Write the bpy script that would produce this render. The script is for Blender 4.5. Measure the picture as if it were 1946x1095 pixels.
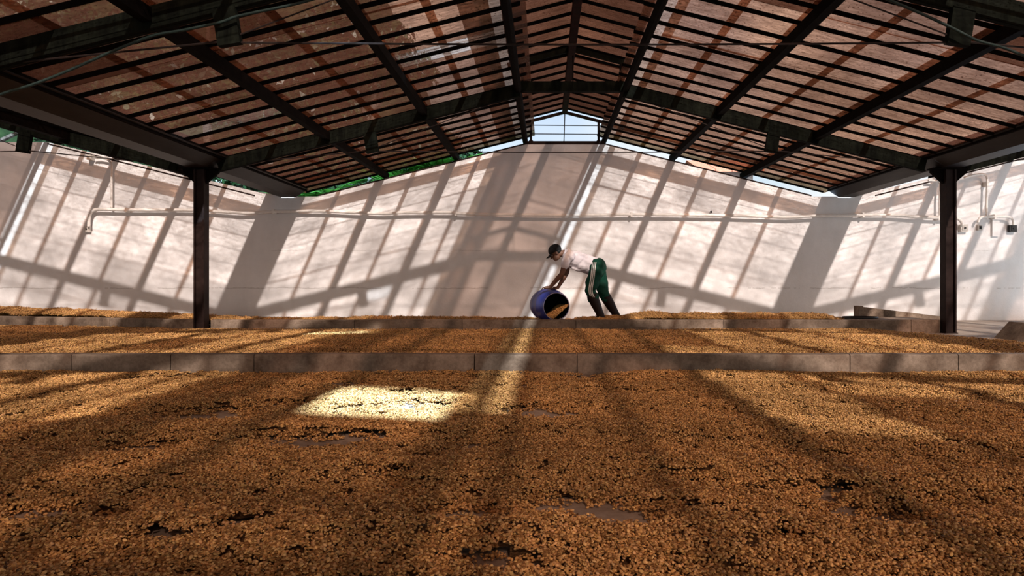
import bpy, math, random
import numpy as np
from mathutils import Vector, Matrix, Quaternion, Euler

S = bpy.context.scene
for o in list(bpy.data.objects):
    bpy.data.objects.remove(o)

# ------------------------------------------------------------------ camera
CAM_Z = 0.82
FPX, VPX, VPY = 1300.0, 1036.0, 537.0
cam_d = bpy.data.cameras.new('camera')
cam_d.sensor_width = 36.0
cam_d.lens = FPX / 1946.0 * 36.0
cam_d.shift_x = (973.0 - VPX) / 1946.0
cam_d.shift_y = (VPY - 547.5) / 1946.0
cam_d.clip_end = 500
cam = bpy.data.objects.new('camera', cam_d)
S.collection.objects.link(cam)
cam.location = (0, 0, CAM_Z)
cam.rotation_euler = (math.pi / 2, 0, 0)
S.camera = cam

# ------------------------------------------------------------------ light
TAN_E, SX = 0.69, 0.44
SUN_DIR = Vector((-SX * TAN_E, 1.0, -TAN_E)).normalized()
sun_d = bpy.data.lights.new('sun', 'SUN')
sun_d.energy = 21.5
sun_d.angle = math.radians(1.15)
sun_d.color = (0.76, 1.04, 1.40)
sun = bpy.data.objects.new('sun', sun_d)
S.collection.objects.link(sun)
sun.rotation_euler = Vector((0, 0, -1)).rotation_difference(SUN_DIR).to_euler()
sun.location = (4, -12, 14)

world = bpy.data.worlds.new('world')
S.world = world
world.use_nodes = True
wt = world.node_tree
wt.nodes.clear()
w_out = wt.nodes.new('ShaderNodeOutputWorld')
w_bg = wt.nodes.new('ShaderNodeBackground')
w_sky = wt.nodes.new('ShaderNodeTexSky')
w_sky.sky_type = 'NISHITA'
w_sky.sun_disc = False
w_sky.sun_elevation = math.atan(TAN_E / math.hypot(1, SX * TAN_E))
w_sky.sun_rotation = math.atan2(-SUN_DIR.x, -SUN_DIR.y)
w_sky.air_density = 1.0
w_sky.dust_density = 4.0
w_noise = wt.nodes.new('ShaderNodeTexNoise')
w_noise.inputs['Scale'].default_value = 3.0
w_noise.inputs['Detail'].default_value = 6.0
w_ramp = wt.nodes.new('ShaderNodeValToRGB')
w_ramp.color_ramp.elements[0].position = 0.30
w_ramp.color_ramp.elements[1].position = 0.62
w_mix = wt.nodes.new('ShaderNodeMix')
w_mix.data_type = 'RGBA'
w_mix.inputs['B'].default_value = (5.0, 5.1, 5.2, 1)
wt.links.new(w_noise.outputs['Fac'], w_ramp.inputs['Fac'])
wt.links.new(w_ramp.outputs['Color'], w_mix.inputs['Factor'])
wt.links.new(w_sky.outputs['Color'], w_mix.inputs['A'])
wt.links.new(w_mix.outputs['Result'], w_bg.inputs['Color'])
w_bg.inputs['Strength'].default_value = 0.21
wt.links.new(w_bg.outputs['Background'], w_out.inputs['Surface'])

S.view_settings.view_transform = 'Standard'
S.view_settings.look = 'None'
S.view_settings.gamma = 1.0
S.view_settings.use_curve_mapping = False
S.view_settings.exposure = 0.0
S.cycles.transparent_max_bounces = 24

rng = np.random.default_rng(11)
random.seed(7)

# ------------------------------------------------------------------ helpers
def at(px, py, y):
    """world point that lies on depth y and shows at photo pixel (px, py)"""
    k = y / FPX
    return Vector(((px - VPX) * k, y, CAM_Z + (VPY - py) * k))


class MB:
    def __init__(self):
        self.v, self.f, self.m = [], [], []

    def add(self, verts, faces, mi=0):
        b = len(self.v)
        self.v += [tuple(p) for p in verts]
        for fc in faces:
            self.f.append(tuple(b + i for i in fc))
            self.m.append(mi)
        return self

    def hexa(self, p, mi=0):
        return self.add(p, [(0, 3, 2, 1), (4, 5, 6, 7), (0, 1, 5, 4), (1, 2, 6, 5), (2, 3, 7, 6), (3, 0, 4, 7)], mi)

    def box(self, x0, x1, y0, y1, z0, z1, mi=0):
        return self.hexa([(x0, y0, z0), (x1, y0, z0), (x1, y1, z0), (x0, y1, z0),
                          (x0, y0, z1), (x1, y0, z1), (x1, y1, z1), (x0, y1, z1)], mi)

    def bar(self, a, b, w, h, up=(0, 0, 1), mi=0):
        """bar from a to b, w across, h along up (centred)"""
        a, b, up = Vector(a), Vector(b), Vector(up)
        d = (b - a).normalized()
        s = d.cross(up).normalized() * (w / 2)
        u = s.cross(d).normalized() * (h / 2)
        return self.hexa([a - s - u, a + s - u, b + s - u, b - s - u, a - s + u, a + s + u, b + s + u, b - s + u], mi)

    def prism(self, prof, y0, y1, mi=0):
        """closed (x,z) outline, counter-clockwise seen from -y, extruded y0..y1"""
        n = len(prof)
        vs = [(x, y0, z) for x, z in prof] + [(x, y1, z) for x, z in prof]
        fs = [tuple(range(n)), tuple(range(2 * n - 1, n - 1, -1))]
        for i in range(n):
            j = (i + 1) % n
            fs.append((i, n + i, n + j, j))
        return self.add(vs, fs, mi)

    def tube(self, pts, r, seg=8, mi=0, closed=False):
        pts = [Vector(p) for p in pts]
        n = len(pts)
        rr = r if isinstance(r, (list, tuple)) else [r] * n
        vs, fs = [], []
        prev = None
        for i, p in enumerate(pts):
            if closed:
                d = pts[(i + 1) % n] - pts[i - 1]
            else:
                d = pts[min(i + 1, n - 1)] - pts[max(i - 1, 0)]
            d.normalize()
            if prev is None:
                ref = Vector((0, 0, 1)) if abs(d.z) < 0.9 else Vector((1, 0, 0))
                s = d.cross(ref).normalized()
            else:
                s = (prev - d * prev.dot(d)).normalized()
            prev = s
            t = d.cross(s)
            for k in range(seg):
                a = 2 * math.pi * k / seg
                vs.append(p + (s * math.cos(a) + t * math.sin(a)) * rr[i])
        rings = n if closed else n - 1
        for i in range(rings):
            for k in range(seg):
                a, b = i * seg + k, i * seg + (k + 1) % seg
                c, d2 = ((i + 1) % n) * seg + (k + 1) % seg, ((i + 1) % n) * seg + k
                fs.append((a, b, c, d2))
        if not closed:
            fs.append(tuple(range(seg - 1, -1, -1)))
            fs.append(tuple((n - 1) * seg + k for k in range(seg)))
        return self.add(vs, fs, mi)

    def lathe(self, prof, seg=32, frame=None, mi=0):
        """(r, h) profile turned about local z; frame: Matrix"""
        vs, fs = [], []
        n = len(prof)
        for r, h in prof:
            for k in range(seg):
                a = 2 * math.pi * k / seg
                p = Vector((max(r, 1e-5) * math.cos(a), max(r, 1e-5) * math.sin(a), h))
                vs.append(frame @ p if frame else p)
        for i in range(n - 1):
            for k in range(seg):
                fs.append((i * seg + k, i * seg + (k + 1) % seg, (i + 1) * seg + (k + 1) % seg, (i + 1) * seg + k))
        fs.append(tuple(range(seg - 1, -1, -1)))
        fs.append(tuple((n - 1) * seg + k for k in range(seg)))
        return self.add(vs, fs, mi)

    def ellipsoid(self, c, r, rot=None, seg=14, rings=9, mi=0):
        vs, fs = [], []
        c = Vector(c)
        R = rot or Matrix.Identity(3)
        for i in range(rings + 1):
            th = math.pi * i / rings
            for k in range(seg):
                a = 2 * math.pi * k / seg
                q = max(math.sin(th), 1e-3)
                vs.append(c + R @ Vector((r[0] * q * math.cos(a), r[1] * q * math.sin(a), -r[2] * math.cos(th))))
        for i in range(rings):
            for k in range(seg):
                fs.append((i * seg + k, i * seg + (k + 1) % seg, (i + 1) * seg + (k + 1) % seg, (i + 1) * seg + k))
        fs.append(tuple(range(seg - 1, -1, -1)))
        fs.append(tuple(rings * seg + k for k in range(seg)))
        return self.add(vs, fs, mi)

    def limb(self, pts, radii, seg=14, flat=1.0):
        """tapered capsule chain (closed)"""
        pts = [Vector(p) for p in pts]
        P, R = [], []
        d0 = (pts[0] - pts[1]).normalized()
        d1 = (pts[-1] - pts[-2]).normalized()
        for a in (0.0, 0.5, 0.85):
            P.append(pts[0] + d0 * radii[0] * math.cos(a * math.pi / 2)); R.append(max(radii[0] * math.sin(a * math.pi / 2), radii[0] * 0.05))
        P += pts; R += list(radii)
        for a in (0.85, 0.5, 0.0):
            P.append(pts[-1] + d1 * radii[-1] * math.cos(a * math.pi / 2)); R.append(max(radii[-1] * math.sin(a * math.pi / 2), radii[-1] * 0.05))
        return self.tube(P, R, seg)

    def mesh(self, name, mats, smooth=False):
        me = bpy.data.meshes.new(name)
        me.from_pydata(self.v, [], self.f)
        for m in (mats if isinstance(mats, (list, tuple)) else [mats]):
            me.materials.append(m)
        me.polygons.foreach_set('material_index', self.m)
        if smooth:
            me.polygons.foreach_set('use_smooth', [True] * len(self.f))
        me.update()
        return me


def link(name, me, parent=None, loc=None):
    o = bpy.data.objects.new(name, me)
    S.collection.objects.link(o)
    if loc is not None:
        o.location = loc
    if parent is not None:
        o.parent = parent
    return o


def tag(o, label=None, cat=None, group=None, kind=None):
    if label: o['label'] = label
    if cat: o['category'] = cat
    if group: o['group'] = group
    if kind: o['kind'] = kind
    return o


def empty(name, label=None, cat=None, group=None, kind=None, loc=(0, 0, 0)):
    o = bpy.data.objects.new(name, None)
    S.collection.objects.link(o)
    o.location = loc
    o.empty_display_size = 0.2
    return tag(o, label, cat, group, kind)


def put(mb, name, mats, root=None, smooth=False):
    """mesh built in world coordinates, child of root (an Empty that only has a location)"""
    if root is not None:
        l = root.location
        r = root.parent
        while r is not None:
            l = l + r.location
            r = r.parent
        mb.v = [(x - l[0], y - l[1], z - l[2]) for x, y, z in mb.v]
    return link(name, mb.mesh(name, mats, smooth), root)


# ---- value noise in numpy (world based)
_grid = rng.random((64, 64, 4))
def vnoise(x, y, ch=0):
    x = np.asarray(x, float); y = np.asarray(y, float)
    xi, yi = np.floor(x).astype(int), np.floor(y).astype(int)
    fx, fy = x - xi, y - yi
    fx = fx * fx * (3 - 2 * fx); fy = fy * fy * (3 - 2 * fy)
    g = _grid[:, :, ch]
    a = g[xi % 64, yi % 64]; b = g[(xi + 1) % 64, yi % 64]
    c = g[xi % 64, (yi + 1) % 64]; d = g[(xi + 1) % 64, (yi + 1) % 64]
    return (a * (1 - fx) + b * fx) * (1 - fy) + (c * (1 - fx) + d * fx) * fy
def fbm(x, y, ch=0, oct=4):
    s, a, t = 0, 1.0, 0
    for i in range(oct):
        s = s + a * vnoise(x * 2 ** i + 7.3 * i, y * 2 ** i + 3.1 * i, ch); t += a; a *= 0.5
    return s / t


# ------------------------------------------------------------------ materials
def new_mat(name):
    m = bpy.data.materials.new(name)
    m.use_nodes = True
    nt = m.node_tree
    nt.nodes.clear()
    out = nt.nodes.new('ShaderNodeOutputMaterial')
    return m, nt, out

def N(nt, typ, **kw):
    n = nt.nodes.new(typ)
    for k, v in kw.items():
        if k in n.inputs.keys():
            n.inputs[k].default_value = v
        else:
            setattr(n, k, v)
    return n

def ramp(nt, src, stops):
    r = nt.nodes.new('ShaderNodeValToRGB')
    els = r.color_ramp.elements
    while len(els) < len(stops):
        els.new(0.5)
    for e, (p, c) in zip(els, stops):
        e.position = p
        e.color = c if len(c) == 4 else (*c, 1)
    nt.links.new(src, r.inputs['Fac'])
    return r

def mixc(nt, fac, a, b, blend='MIX'):
    m = nt.nodes.new('ShaderNodeMix')
    m.data_type = 'RGBA'
    m.blend_type = blend
    for s, v in (('Factor', fac), ('A', a), ('B', b)):
        if hasattr(v, 'is_linked') or isinstance(v, bpy.types.NodeSocket):
            nt.links.new(v, m.inputs[s])
        else:
            m.inputs[s].default_value = v if s == 'Factor' else ((*v, 1) if len(v) == 3 else v)
    return m.outputs['Result']

def simple(name, c1, c2=None, rough=0.7, scale=6.0, bump=0.0, metal=0.0, coords='Object', stretch=(1, 1, 1), contrast=(0.35, 0.7), spec=0.3):
    m, nt, out = new_mat(name)
    b = N(nt, 'ShaderNodeBsdfPrincipled', Roughness=rough, Metallic=metal)
    b.inputs['Specular IOR Level'].default_value = spec
    tc = N(nt, 'ShaderNodeTexCoord')
    mp = N(nt, 'ShaderNodeMapping')
    mp.inputs['Scale'].default_value = stretch
    nt.links.new(tc.outputs[coords], mp.inputs['Vector'])
    no = N(nt, 'ShaderNodeTexNoise', Scale=scale, Detail=8.0, Roughness=0.65)
    nt.links.new(mp.outputs['Vector'], no.inputs['Vector'])
    r = ramp(nt, no.outputs['Fac'], [(contrast[0], c1), (contrast[1], c2 or c1)])
    nt.links.new(r.outputs['Color'], b.inputs['Base Color'])
    if bump:
        bp = N(nt, 'ShaderNodeBump', Strength=bump, Distance=0.02)
        nt.links.new(no.outputs['Fac'], bp.inputs['Height'])
        nt.links.new(bp.outputs['Normal'], b.inputs['Normal'])
    nt.links.new(b.outputs['BSDF'], out.inputs['Surface'])
    return m

M = {}
M['steel'] = simple('dark_painted_steel', (0.003, 0.002, 0.0017), (0.008, 0.0052, 0.0042), 0.8, 9, 0.15, spec=0.03)
M['steel_green'] = simple('mossy_green_steel', (0.0025, 0.0028, 0.002), (0.009, 0.0105, 0.0068), 0.8, 14, 0.2, stretch=(1, 1, 0.15), spec=0.04)
M['steel_red'] = simple('dark_red_steel', (0.012, 0.002, 0.0018), (0.032, 0.0045, 0.004), 0.7, 8, 0.1, spec=0.05)
M['steel_brown'] = simple('brown_painted_steel', (0.013, 0.0065, 0.0055), (0.027, 0.0145, 0.0115), 0.6, 7, 0.1, spec=0.12)
M['gutter'] = simple('grey_brown_gutter_metal', (0.012, 0.0075, 0.006), (0.026, 0.018, 0.0145), 0.5, 6, 0.1, stretch=(1, 0.3, 1), spec=0.15)
M['wood'] = simple('dark_batten_timber', (0.003, 0.0022, 0.002), (0.007, 0.005, 0.004), 0.85, 20, 0.2, spec=0.05)
M['pipe'] = simple('off_white_conduit', (0.72, 0.69, 0.65), (0.84, 0.81, 0.77), 0.45, 12)
M['plastic_dark'] = simple('black_plastic', (0.012, 0.012, 0.013), (0.03, 0.03, 0.03), 0.45, 10)
M['plastic_white'] = simple('aged_white_plastic', (0.55, 0.52, 0.48), (0.68, 0.65, 0.6), 0.4, 20)
M['hose'] = simple('green_hose_rubber', (0.006, 0.014, 0.012), (0.018, 0.036, 0.030), 0.6, 30)
M['wire'] = simple('rusty_wire', (0.008, 0.004, 0.003), (0.02, 0.009, 0.006), 0.8, 30)
M['bark'] = simple('bark', (0.035, 0.025, 0.018), (0.09, 0.07, 0.05), 0.9, 14, 0.4)
M['rooftile'] = simple('terracotta_tile', (0.28, 0.075, 0.035), (0.42, 0.14, 0.07), 0.8, 12, 0.3)
M['hwall'] = simple('pale_house_wall', (0.62, 0.60, 0.66), (0.74, 0.72, 0.78), 0.9, 4)

def concrete(name, dark, light, scale=3.0):
    m, nt, out = new_mat(name)
    b = N(nt, 'ShaderNodeBsdfPrincipled', Roughness=0.85)
    b.inputs['Specular IOR Level'].default_value = 0.25
    tc = N(nt, 'ShaderNodeTexCoord')
    geo = N(nt, 'ShaderNodeNewGeometry')
    n1 = N(nt, 'ShaderNodeTexNoise', Scale=scale, Detail=9.0, Roughness=0.7)
    n2 = N(nt, 'ShaderNodeTexNoise', Scale=scale * 14, Detail=6.0, Roughness=0.7)
    n3 = N(nt, 'ShaderNodeTexNoise', Scale=scale * 0.9, Detail=3.0)
    for n in (n1, n2, n3):
        nt.links.new(geo.outputs['Position'], n.inputs['Vector'])
    r1 = ramp(nt, n1.outputs['Fac'], [(0.32, dark), (0.68, light)])
    r2 = ramp(nt, n2.outputs['Fac'], [(0.3, (0.55, 0.52, 0.5)), (0.6, (1, 1, 1))])
    c = mixc(nt, 0.7, r1.outputs['Color'], r2.outputs['Color'], 'MULTIPLY')
    r3 = ramp(nt, n3.outputs['Fac'], [(0.55, (1, 1, 1)), (0.72, (0.5, 0.42, 0.36))])
    c = mixc(nt, 0.8, c, r3.outputs['Color'], 'MULTIPLY')
    nt.links.new(c, b.inputs['Base Color'])
    bp = N(nt, 'ShaderNodeBump', Strength=0.35, Distance=0.01)
    nt.links.new(n2.outputs['Fac'], bp.inputs['Height'])
    nt.links.new(bp.outputs['Normal'], b.inputs['Normal'])
    nt.links.new(b.outputs['BSDF'], out.inputs['Surface'])
    return m
M['concrete'] = concrete('kerb_concrete', (0.115, 0.080, 0.056), (0.38, 0.298, 0.228))
M['floor'] = concrete('floor_concrete', (0.31, 0.245, 0.19), (0.50, 0.42, 0.34), 1.5)

def plaster():
    m, nt, out = new_mat('whitewashed_plaster')
    b = N(nt, 'ShaderNodeBsdfPrincipled', Roughness=0.9)
    b.inputs['Specular IOR Level'].default_value = 0.15
    geo = N(nt, 'ShaderNodeNewGeometry')
    n1 = N(nt, 'ShaderNodeTexNoise', Scale=1.1, Detail=8.0, Roughness=0.65)
    n2 = N(nt, 'ShaderNodeTexNoise', Scale=26.0, Detail=5.0, Roughness=0.7)
    mp = N(nt, 'ShaderNodeMapping')
    mp.inputs['Scale'].default_value = (5, 1, 1.2)
    n3 = N(nt, 'ShaderNodeTexNoise', Scale=1.0, Detail=6.0)
    nt.links.new(geo.outputs['Position'], mp.inputs['Vector'])
    for n in (n1, n2):
        nt.links.new(geo.outputs['Position'], n.inputs['Vector'])
    nt.links.new(mp.outputs['Vector'], n3.inputs['Vector'])
    r1 = ramp(nt, n1.outputs['Fac'], [(0.3, (0.70, 0.70, 0.705)), (0.7, (0.82, 0.82, 0.825))])
    r3 = ramp(nt, n3.outputs['Fac'], [(0.3, (0.93, 0.92, 0.91)), (0.65, (1, 1, 1))])
    c = mixc(nt, 0.6, r1.outputs['Color'], r3.outputs['Color'], 'MULTIPLY')
    # hairline crack running along the wall at the lift joint
    sep = N(nt, 'ShaderNodeSeparateXYZ')
    nt.links.new(geo.outputs['Position'], sep.inputs['Vector'])
    nc = N(nt, 'ShaderNodeTexNoise', Scale=2.2, Detail=7.0, Roughness=0.7)
    nt.links.new(geo.outputs['Position'], nc.inputs['Vector'])
    def math_(op, a, bb):
        q = N(nt, 'ShaderNodeMath', operation=op)
        for i, v in enumerate((a, bb)):
            if isinstance(v, bpy.types.NodeSocket): nt.links.new(v, q.inputs[i])
            else: q.inputs[i].default_value = v
        return q.outputs[0]
    for zc, wdt in ((0.70, 0.006), (1.52, 0.003)):
        off = math_('MULTIPLY', math_('SUBTRACT', nc.outputs['Fac'], 0.5), 0.10)
        dz = math_('ABSOLUTE', math_('ADD', math_('SUBTRACT', sep.outputs['Z'], zc), off), 0)
        line = math_('LESS_THAN', dz, wdt)
        gate = math_('GREATER_THAN', n1.outputs['Fac'], 0.46 if zc < 1 else 0.54)
        msk = math_('MULTIPLY', math_('MULTIPLY', line, gate), 0.55)
        c = mixc(nt, msk, c, (0.25, 0.21, 0.19))
    nt.links.new(c, b.inputs['Base Color'])
    bp = N(nt, 'ShaderNodeBump', Strength=0.25, Distance=0.02)
    ad = math_('ADD', n2.outputs['Fac'], math_('MULTIPLY', n1.outputs['Fac'], 3.0))
    nt.links.new(ad, bp.inputs['Height'])
    nt.links.new(bp.outputs['Normal'], b.inputs['Normal'])
    nt.links.new(b.outputs['BSDF'], out.inputs['Surface'])
    return m
M['plaster'] = plaster()

def sheet_mat(name, tr, dirt, spread=0.25, trans=(0.025, 0.0098, 0.0060)):
    """weathered translucent roofing: lets part of the sun straight through, scatters a little, brown dirt"""
    m, nt, out = new_mat(name)
    geo = N(nt, 'ShaderNodeNewGeometry')
    oi = N(nt, 'ShaderNodeObjectInfo')
    mp = N(nt, 'ShaderNodeMapping')
    mp.inputs['Scale'].default_value = (1.0, 9.0, 9.0)
    nt.links.new(geo.outputs['Position'], mp.inputs['Vector'])
    n1 = N(nt, 'ShaderNodeTexNoise', Scale=2.5, Detail=8.0, Roughness=0.7)
    n2 = N(nt, 'ShaderNodeTexNoise', Scale=38.0, Detail=3.0, Roughness=0.6)
    n0 = N(nt, 'ShaderNodeTexNoise', Scale=1.3, Detail=4.0)
    nt.links.new(mp.outputs['Vector'], n1.inputs['Vector'])
    nt.links.new(geo.outputs['Position'], n2.inputs['Vector'])
    nt.links.new(geo.outputs['Position'], n0.inputs['Vector'])
    rv = N(nt, 'ShaderNodeMapRange')
    rv.inputs['To Min'].default_value = 1 - spread
    rv.inputs['To Max'].default_value = 1 + spread
    nt.links.new(oi.outputs['Random'], rv.inputs['Value'])
    r1 = ramp(nt, n1.outputs['Fac'], [(0.25, (0.62, 0.60, 0.58)), (0.75, (1.3, 1.3, 1.3))])
    r2 = ramp(nt, n2.outputs['Fac'], [(0.30, (0.35, 0.33, 0.3)), (0.42, (1, 1, 1))])
    r0 = ramp(nt, n0.outputs['Fac'], [(0.3, (0.75, 0.75, 0.75)), (0.7, (1.2, 1.2, 1.2))])
    c = mixc(nt, 1.0, tr, r1.outputs['Color'], 'MULTIPLY')
    c = mixc(nt, 1.0, c, r2.outputs['Color'], 'MULTIPLY')
    c = mixc(nt, 1.0, c, r0.outputs['Color'], 'MULTIPLY')
    vm = N(nt, 'ShaderNodeVectorMath', operation='SCALE')
    nt.links.new(c, vm.inputs[0])
    nt.links.new(rv.outputs['Result'], vm.inputs['Scale'])
    tb = N(nt, 'ShaderNodeBsdfTransparent')
    nt.links.new(vm.outputs['Vector'], tb.inputs['Color'])
    tl = N(nt, 'ShaderNodeBsdfTranslucent')
    tl.inputs['Color'].default_value = (*trans, 1)
    df = N(nt, 'ShaderNodeBsdfDiffuse')
    dc = mixc(nt, 1.0, (*dirt, 1), r1.outputs['Color'], 'MULTIPLY')
    nt.links.new(dc, df.inputs['Color'])
    a1 = N(nt, 'ShaderNodeAddShader'); a2 = N(nt, 'ShaderNodeAddShader')
    nt.links.new(tb.outputs[0], a1.inputs[0]); nt.links.new(tl.outputs[0], a1.inputs[1])
    nt.links.new(a1.outputs[0], a2.inputs[0]); nt.links.new(df.outputs[0], a2.inputs[1])
    nt.links.new(a2.outputs[0], out.inputs['Surface'])
    return m
DIRT = (0.055, 0.032, 0.023)
M['sheet'] = sheet_mat('weathered_roof_sheet', (0.50, 0.395, 0.325), DIRT, 0.10)
M['sheet_dark'] = sheet_mat('dirty_shading_roof_sheet', (0.27, 0.185, 0.140), (0.05, 0.028, 0.020))  # dirty ridge sheets; out of view it also shades the floor
M['sheet_grey'] = sheet_mat('greyed_roof_sheet', (0.47, 0.395, 0.34), (0.07, 0.062, 0.057), 0.10)
M['sheet_pale'] = sheet_mat('pale_roof_sheet', (0.60, 0.52, 0.455), (0.07, 0.062, 0.057), 0.06)
M['sheet_clean'] = sheet_mat('clean_roof_sheet', (0.68, 0.66, 0.63), (0.08, 0.08, 0.078), 0.08)
M['sheet_olive'] = sheet_mat('olive_roof_sheet', (0.38, 0.345, 0.275), (0.07, 0.062, 0.038), 0.12)
M['sheet_open'] = sheet_mat('new_clear_roof_sheet', (0.98, 0.98, 0.97), (0.02, 0.02, 0.02), 0.0, (0.002, 0.002, 0.002))
M['sheet_clear'] = sheet_mat('clear_roof_sheet', (0.86, 0.86, 0.84), (0.03, 0.033, 0.033), 0.03, (0.002, 0.002, 0.002))

# ------------------------------------------------------------------ main dimensions
XR = 0.43                      # ridge of the middle bay
BAY = 12.1
COLX = (-5.57, 6.53)
Y_T1, Y_T0 = 11.1, 6.09        # truss at the columns, truss nearer
Y_WALL = 14.87
ROOF_Y0, ROOF_Y1 = -9.2, 15.35
def zb(u):                     # underside of the rafters, u = distance from the ridge
    return 3.87 - 0.25 * (u - 0.9)
def zm(u):                     # underside of the raised ridge roof
    return 4.66 - 0.26 * u

# ------------------------------------------------------------------ floor, wall, kerbs
mb = MB().box(-22, 22, -9, 15.2, -0.2, 0.0)
tag(put(mb, 'floor', M['floor']), kind='structure')

prof = [(-22, -0.2), (22, -0.2), (22, zb(2.0) - 0.05)]
pts = []
for xr in (XR + BAY, XR, XR - BAY):
    for u in (6.05, 5.38, 0.85, -0.85, -5.38, -6.05):
        pts.append((xr + u, max(zb(abs(u)) - 0.06 + (0.0 if xr == XR else 0.11 if abs(u) > 1 else 0.05), 2.69)))
prof = [(-22, -0.2), (22, -0.2), (22, 2.2)] + pts + [(-22, 2.2)]
mb = MB().prism(prof, Y_WALL, Y_WALL + 0.2)
tag(put(mb, 'wall_back', M['plaster']), 'tall whitewashed plaster wall with stepped gable top', kind='structure')
# dark steel capping on the sloped wall head
for i, xr in enumerate((XR, XR - BAY, XR + BAY)):
    mb = MB()
    for sg in (-1, 1):
        if (i == 1 and sg < 0) or (i == 2 and sg > 0):
            continue
        a = (xr + sg * 0.85, Y_WALL + 0.1, zb(0.85) - 0.045)
        b = (xr + sg * 5.36, Y_WALL + 0.1, zb(5.36) - 0.045)
        mb.bar(a, b, 0.206, 0.03)
    tag(put(mb, 'trim_%d' % (i + 1), M['steel_brown']), kind='structure')

# left foot of the wall: ground rises in a concrete apron
mb = MB().hexa([(-13.5, 13.6, 0), (-3.6, 14.3, 0), (-3.6, Y_WALL, 0), (-13.5, Y_WALL, 0),
                (-13.5, 13.6, 0.27), (-3.6, 14.3, 0.01), (-3.6, Y_WALL, 0.01), (-13.5, Y_WALL, 0.285)])
tag(put(mb, 'concrete_apron', M['concrete']), 'concrete apron rising along the foot of the white wall', kind='structure')

def kerb(name, label, segs):
    root = empty(name, label, kind='structure', loc=(segs[0][0], segs[0][1], 0))
    for (xa, ya, xb, yb, h, d) in segs:
        g = 0.004
        L = math.hypot(xb - xa, yb - ya)
        dx, dy = (xb - xa) / L, (yb - ya) / L
        nx, ny = -dy, dx
        xa2, ya2, xb2, yb2 = xa + dx * g, ya + dy * g, xb - dx * g, yb - dy * g
        c = 0.012
        # chamfered cross-section, subdivided lengthways and slightly uneven along the top edge
        n = max(2, int(L / 0.25))
        mbk = MB()
        vs, fs = [], []
        for i in range(n + 1):
            t = i / n
            bx, by = xa2 + (xb2 - xa2) * t, ya2 + (yb2 - ya2) * t
            e = 0.006 * (float(vnoise(bx * 2.1 + 5, by, 1)) - 0.5)
            for (q, z) in ((0, 0), (0, h - c + e), (c, h + e), (d - c, h + e), (d, h - c + e), (d, 0)):
                vs.append((bx + nx * q, by + ny * q, z))
        for i in range(n):
            for k in range(6):
                a, b2 = i * 6 + k, i * 6 + (k + 1) % 6
                fs.append((a, a + 6, b2 + 6, b2))
        fs.append((0, 1, 2, 3, 4, 5)); fs.append(tuple(n * 6 + k for k in (5, 4, 3, 2, 1, 0)))
        mbk.add(vs, fs)
        put(mbk, 'kerb_block', M['concrete'], root)
    return root

nx_ = [-6.4, -4.15, -3.28, -2.55, -0.62, 0.28, 2.67, 3.62, 6.2]
kerb('kerb_front', 'long low concrete kerb between the front and middle bean beds',
     [(a, 5.99, b, 5.99, 0.19, 0.15) for a, b in zip(nx_[:-1], nx_[1:])])
fx_ = [-5.44, -3.1, -1.35, 0.5, 2.9, 5.95, 6.42]
segs = [(-12.4, 12.87, -9.6, 12.2, 0.215, 0.15), (-9.6, 12.2, -7.4, 11.62, 0.215, 0.15), (-7.4, 11.62, -5.68, 11.15, 0.215, 0.15)]
segs += [(a, 11.12, b, 11.12, 0.212, 0.15) for a, b in zip(fx_[:-1], fx_[1:])]
kerb('kerb_back', 'low concrete kerb along the far bean bed under the columns', segs)

# raised slab and ramp wall behind the right end of the far kerb
mb = MB().box(4.95, 6.4, 11.272, 12.25, 0, 0.207)
tag(put(mb, 'concrete_platform', M['concrete']), 'flat concrete platform behind the far kerb beside the steel column', kind='structure')
mb = MB().hexa([(5.69, 12.26, 0), (7.2, 12.26, 0), (7.2, 12.44, 0), (5.69, 12.44, 0),
                (5.69, 12.26, 0.385), (7.2, 12.26, 0.2), (7.2, 12.44, 0.2), (5.69, 12.44, 0.385)])
mb.box(5.62, 5.69, 12.24, 12.46, 0, 0.40)
tag(put(mb, 'ramp_wall', M['concrete']), 'sloping concrete ramp wall behind the column', kind='structure')
mb = MB().hexa([(6.62, 9.35, 0), (7.9, 9.35, 0), (7.9, 10.1, 0), (6.62, 10.1, 0),
                (6.78, 9.45, 0.25), (7.9, 9.45, 0.25), (7.9, 10.0, 0.25), (6.78, 10.0, 0.25)])
tag(put(mb, 'concrete_block', M['concrete']), 'trapezoid concrete block on the bare floor at the right edge', 'block')

# ------------------------------------------------------------------ steel columns
def column(x, label):
    root = empty('steel_column', label, 'column', loc=(x, Y_T1 + 0.0, 0))
    y = Y_T1 - 0.02
    mbc = MB()
    w, d, t = 0.085, 0.085, 0.014
    mbc.box(x - w, x - w + t * 2, y - d, y + d, 0.012, 2.64)      # flanges
    mbc.box(x + w - t * 2, x + w, y - d, y + d, 0.012, 2.64)
    mbc.box(x - w + t * 2, x + w - t * 2, y - 0.055, y - 0.035, 0.012, 2.64)
    put(mbc, 'shaft', M['steel_brown'], root)
    put(MB().box(x - 0.10, x + 0.10, y - 0.10, y + 0.10, 0, 0.012), 'base_plate', M['steel_brown'], root)
    for sg in (-1, 1):
        p = [(x + sg * w, 2.42), (x + sg * 0.29, 2.60), (x + sg * 0.29, 2.645), (x + sg * w, 2.645)]
        if sg < 0: p = p[::-1]
        put(MB().prism(p, y - 0.03, y + 0.03), 'gusset', M['steel'], root)
    put(MB().box(x - 0.30, x + 0.30, y - 0.09, y + 0.09, 2.645, 2.668), 'cap_plate', M['steel'], root)
    return root
column(COLX[0], 'dark steel column standing at the far kerb, left one in the picture')
column(COLX[1], 'dark steel column standing beside the bare concrete floor, right one in the picture')

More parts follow.
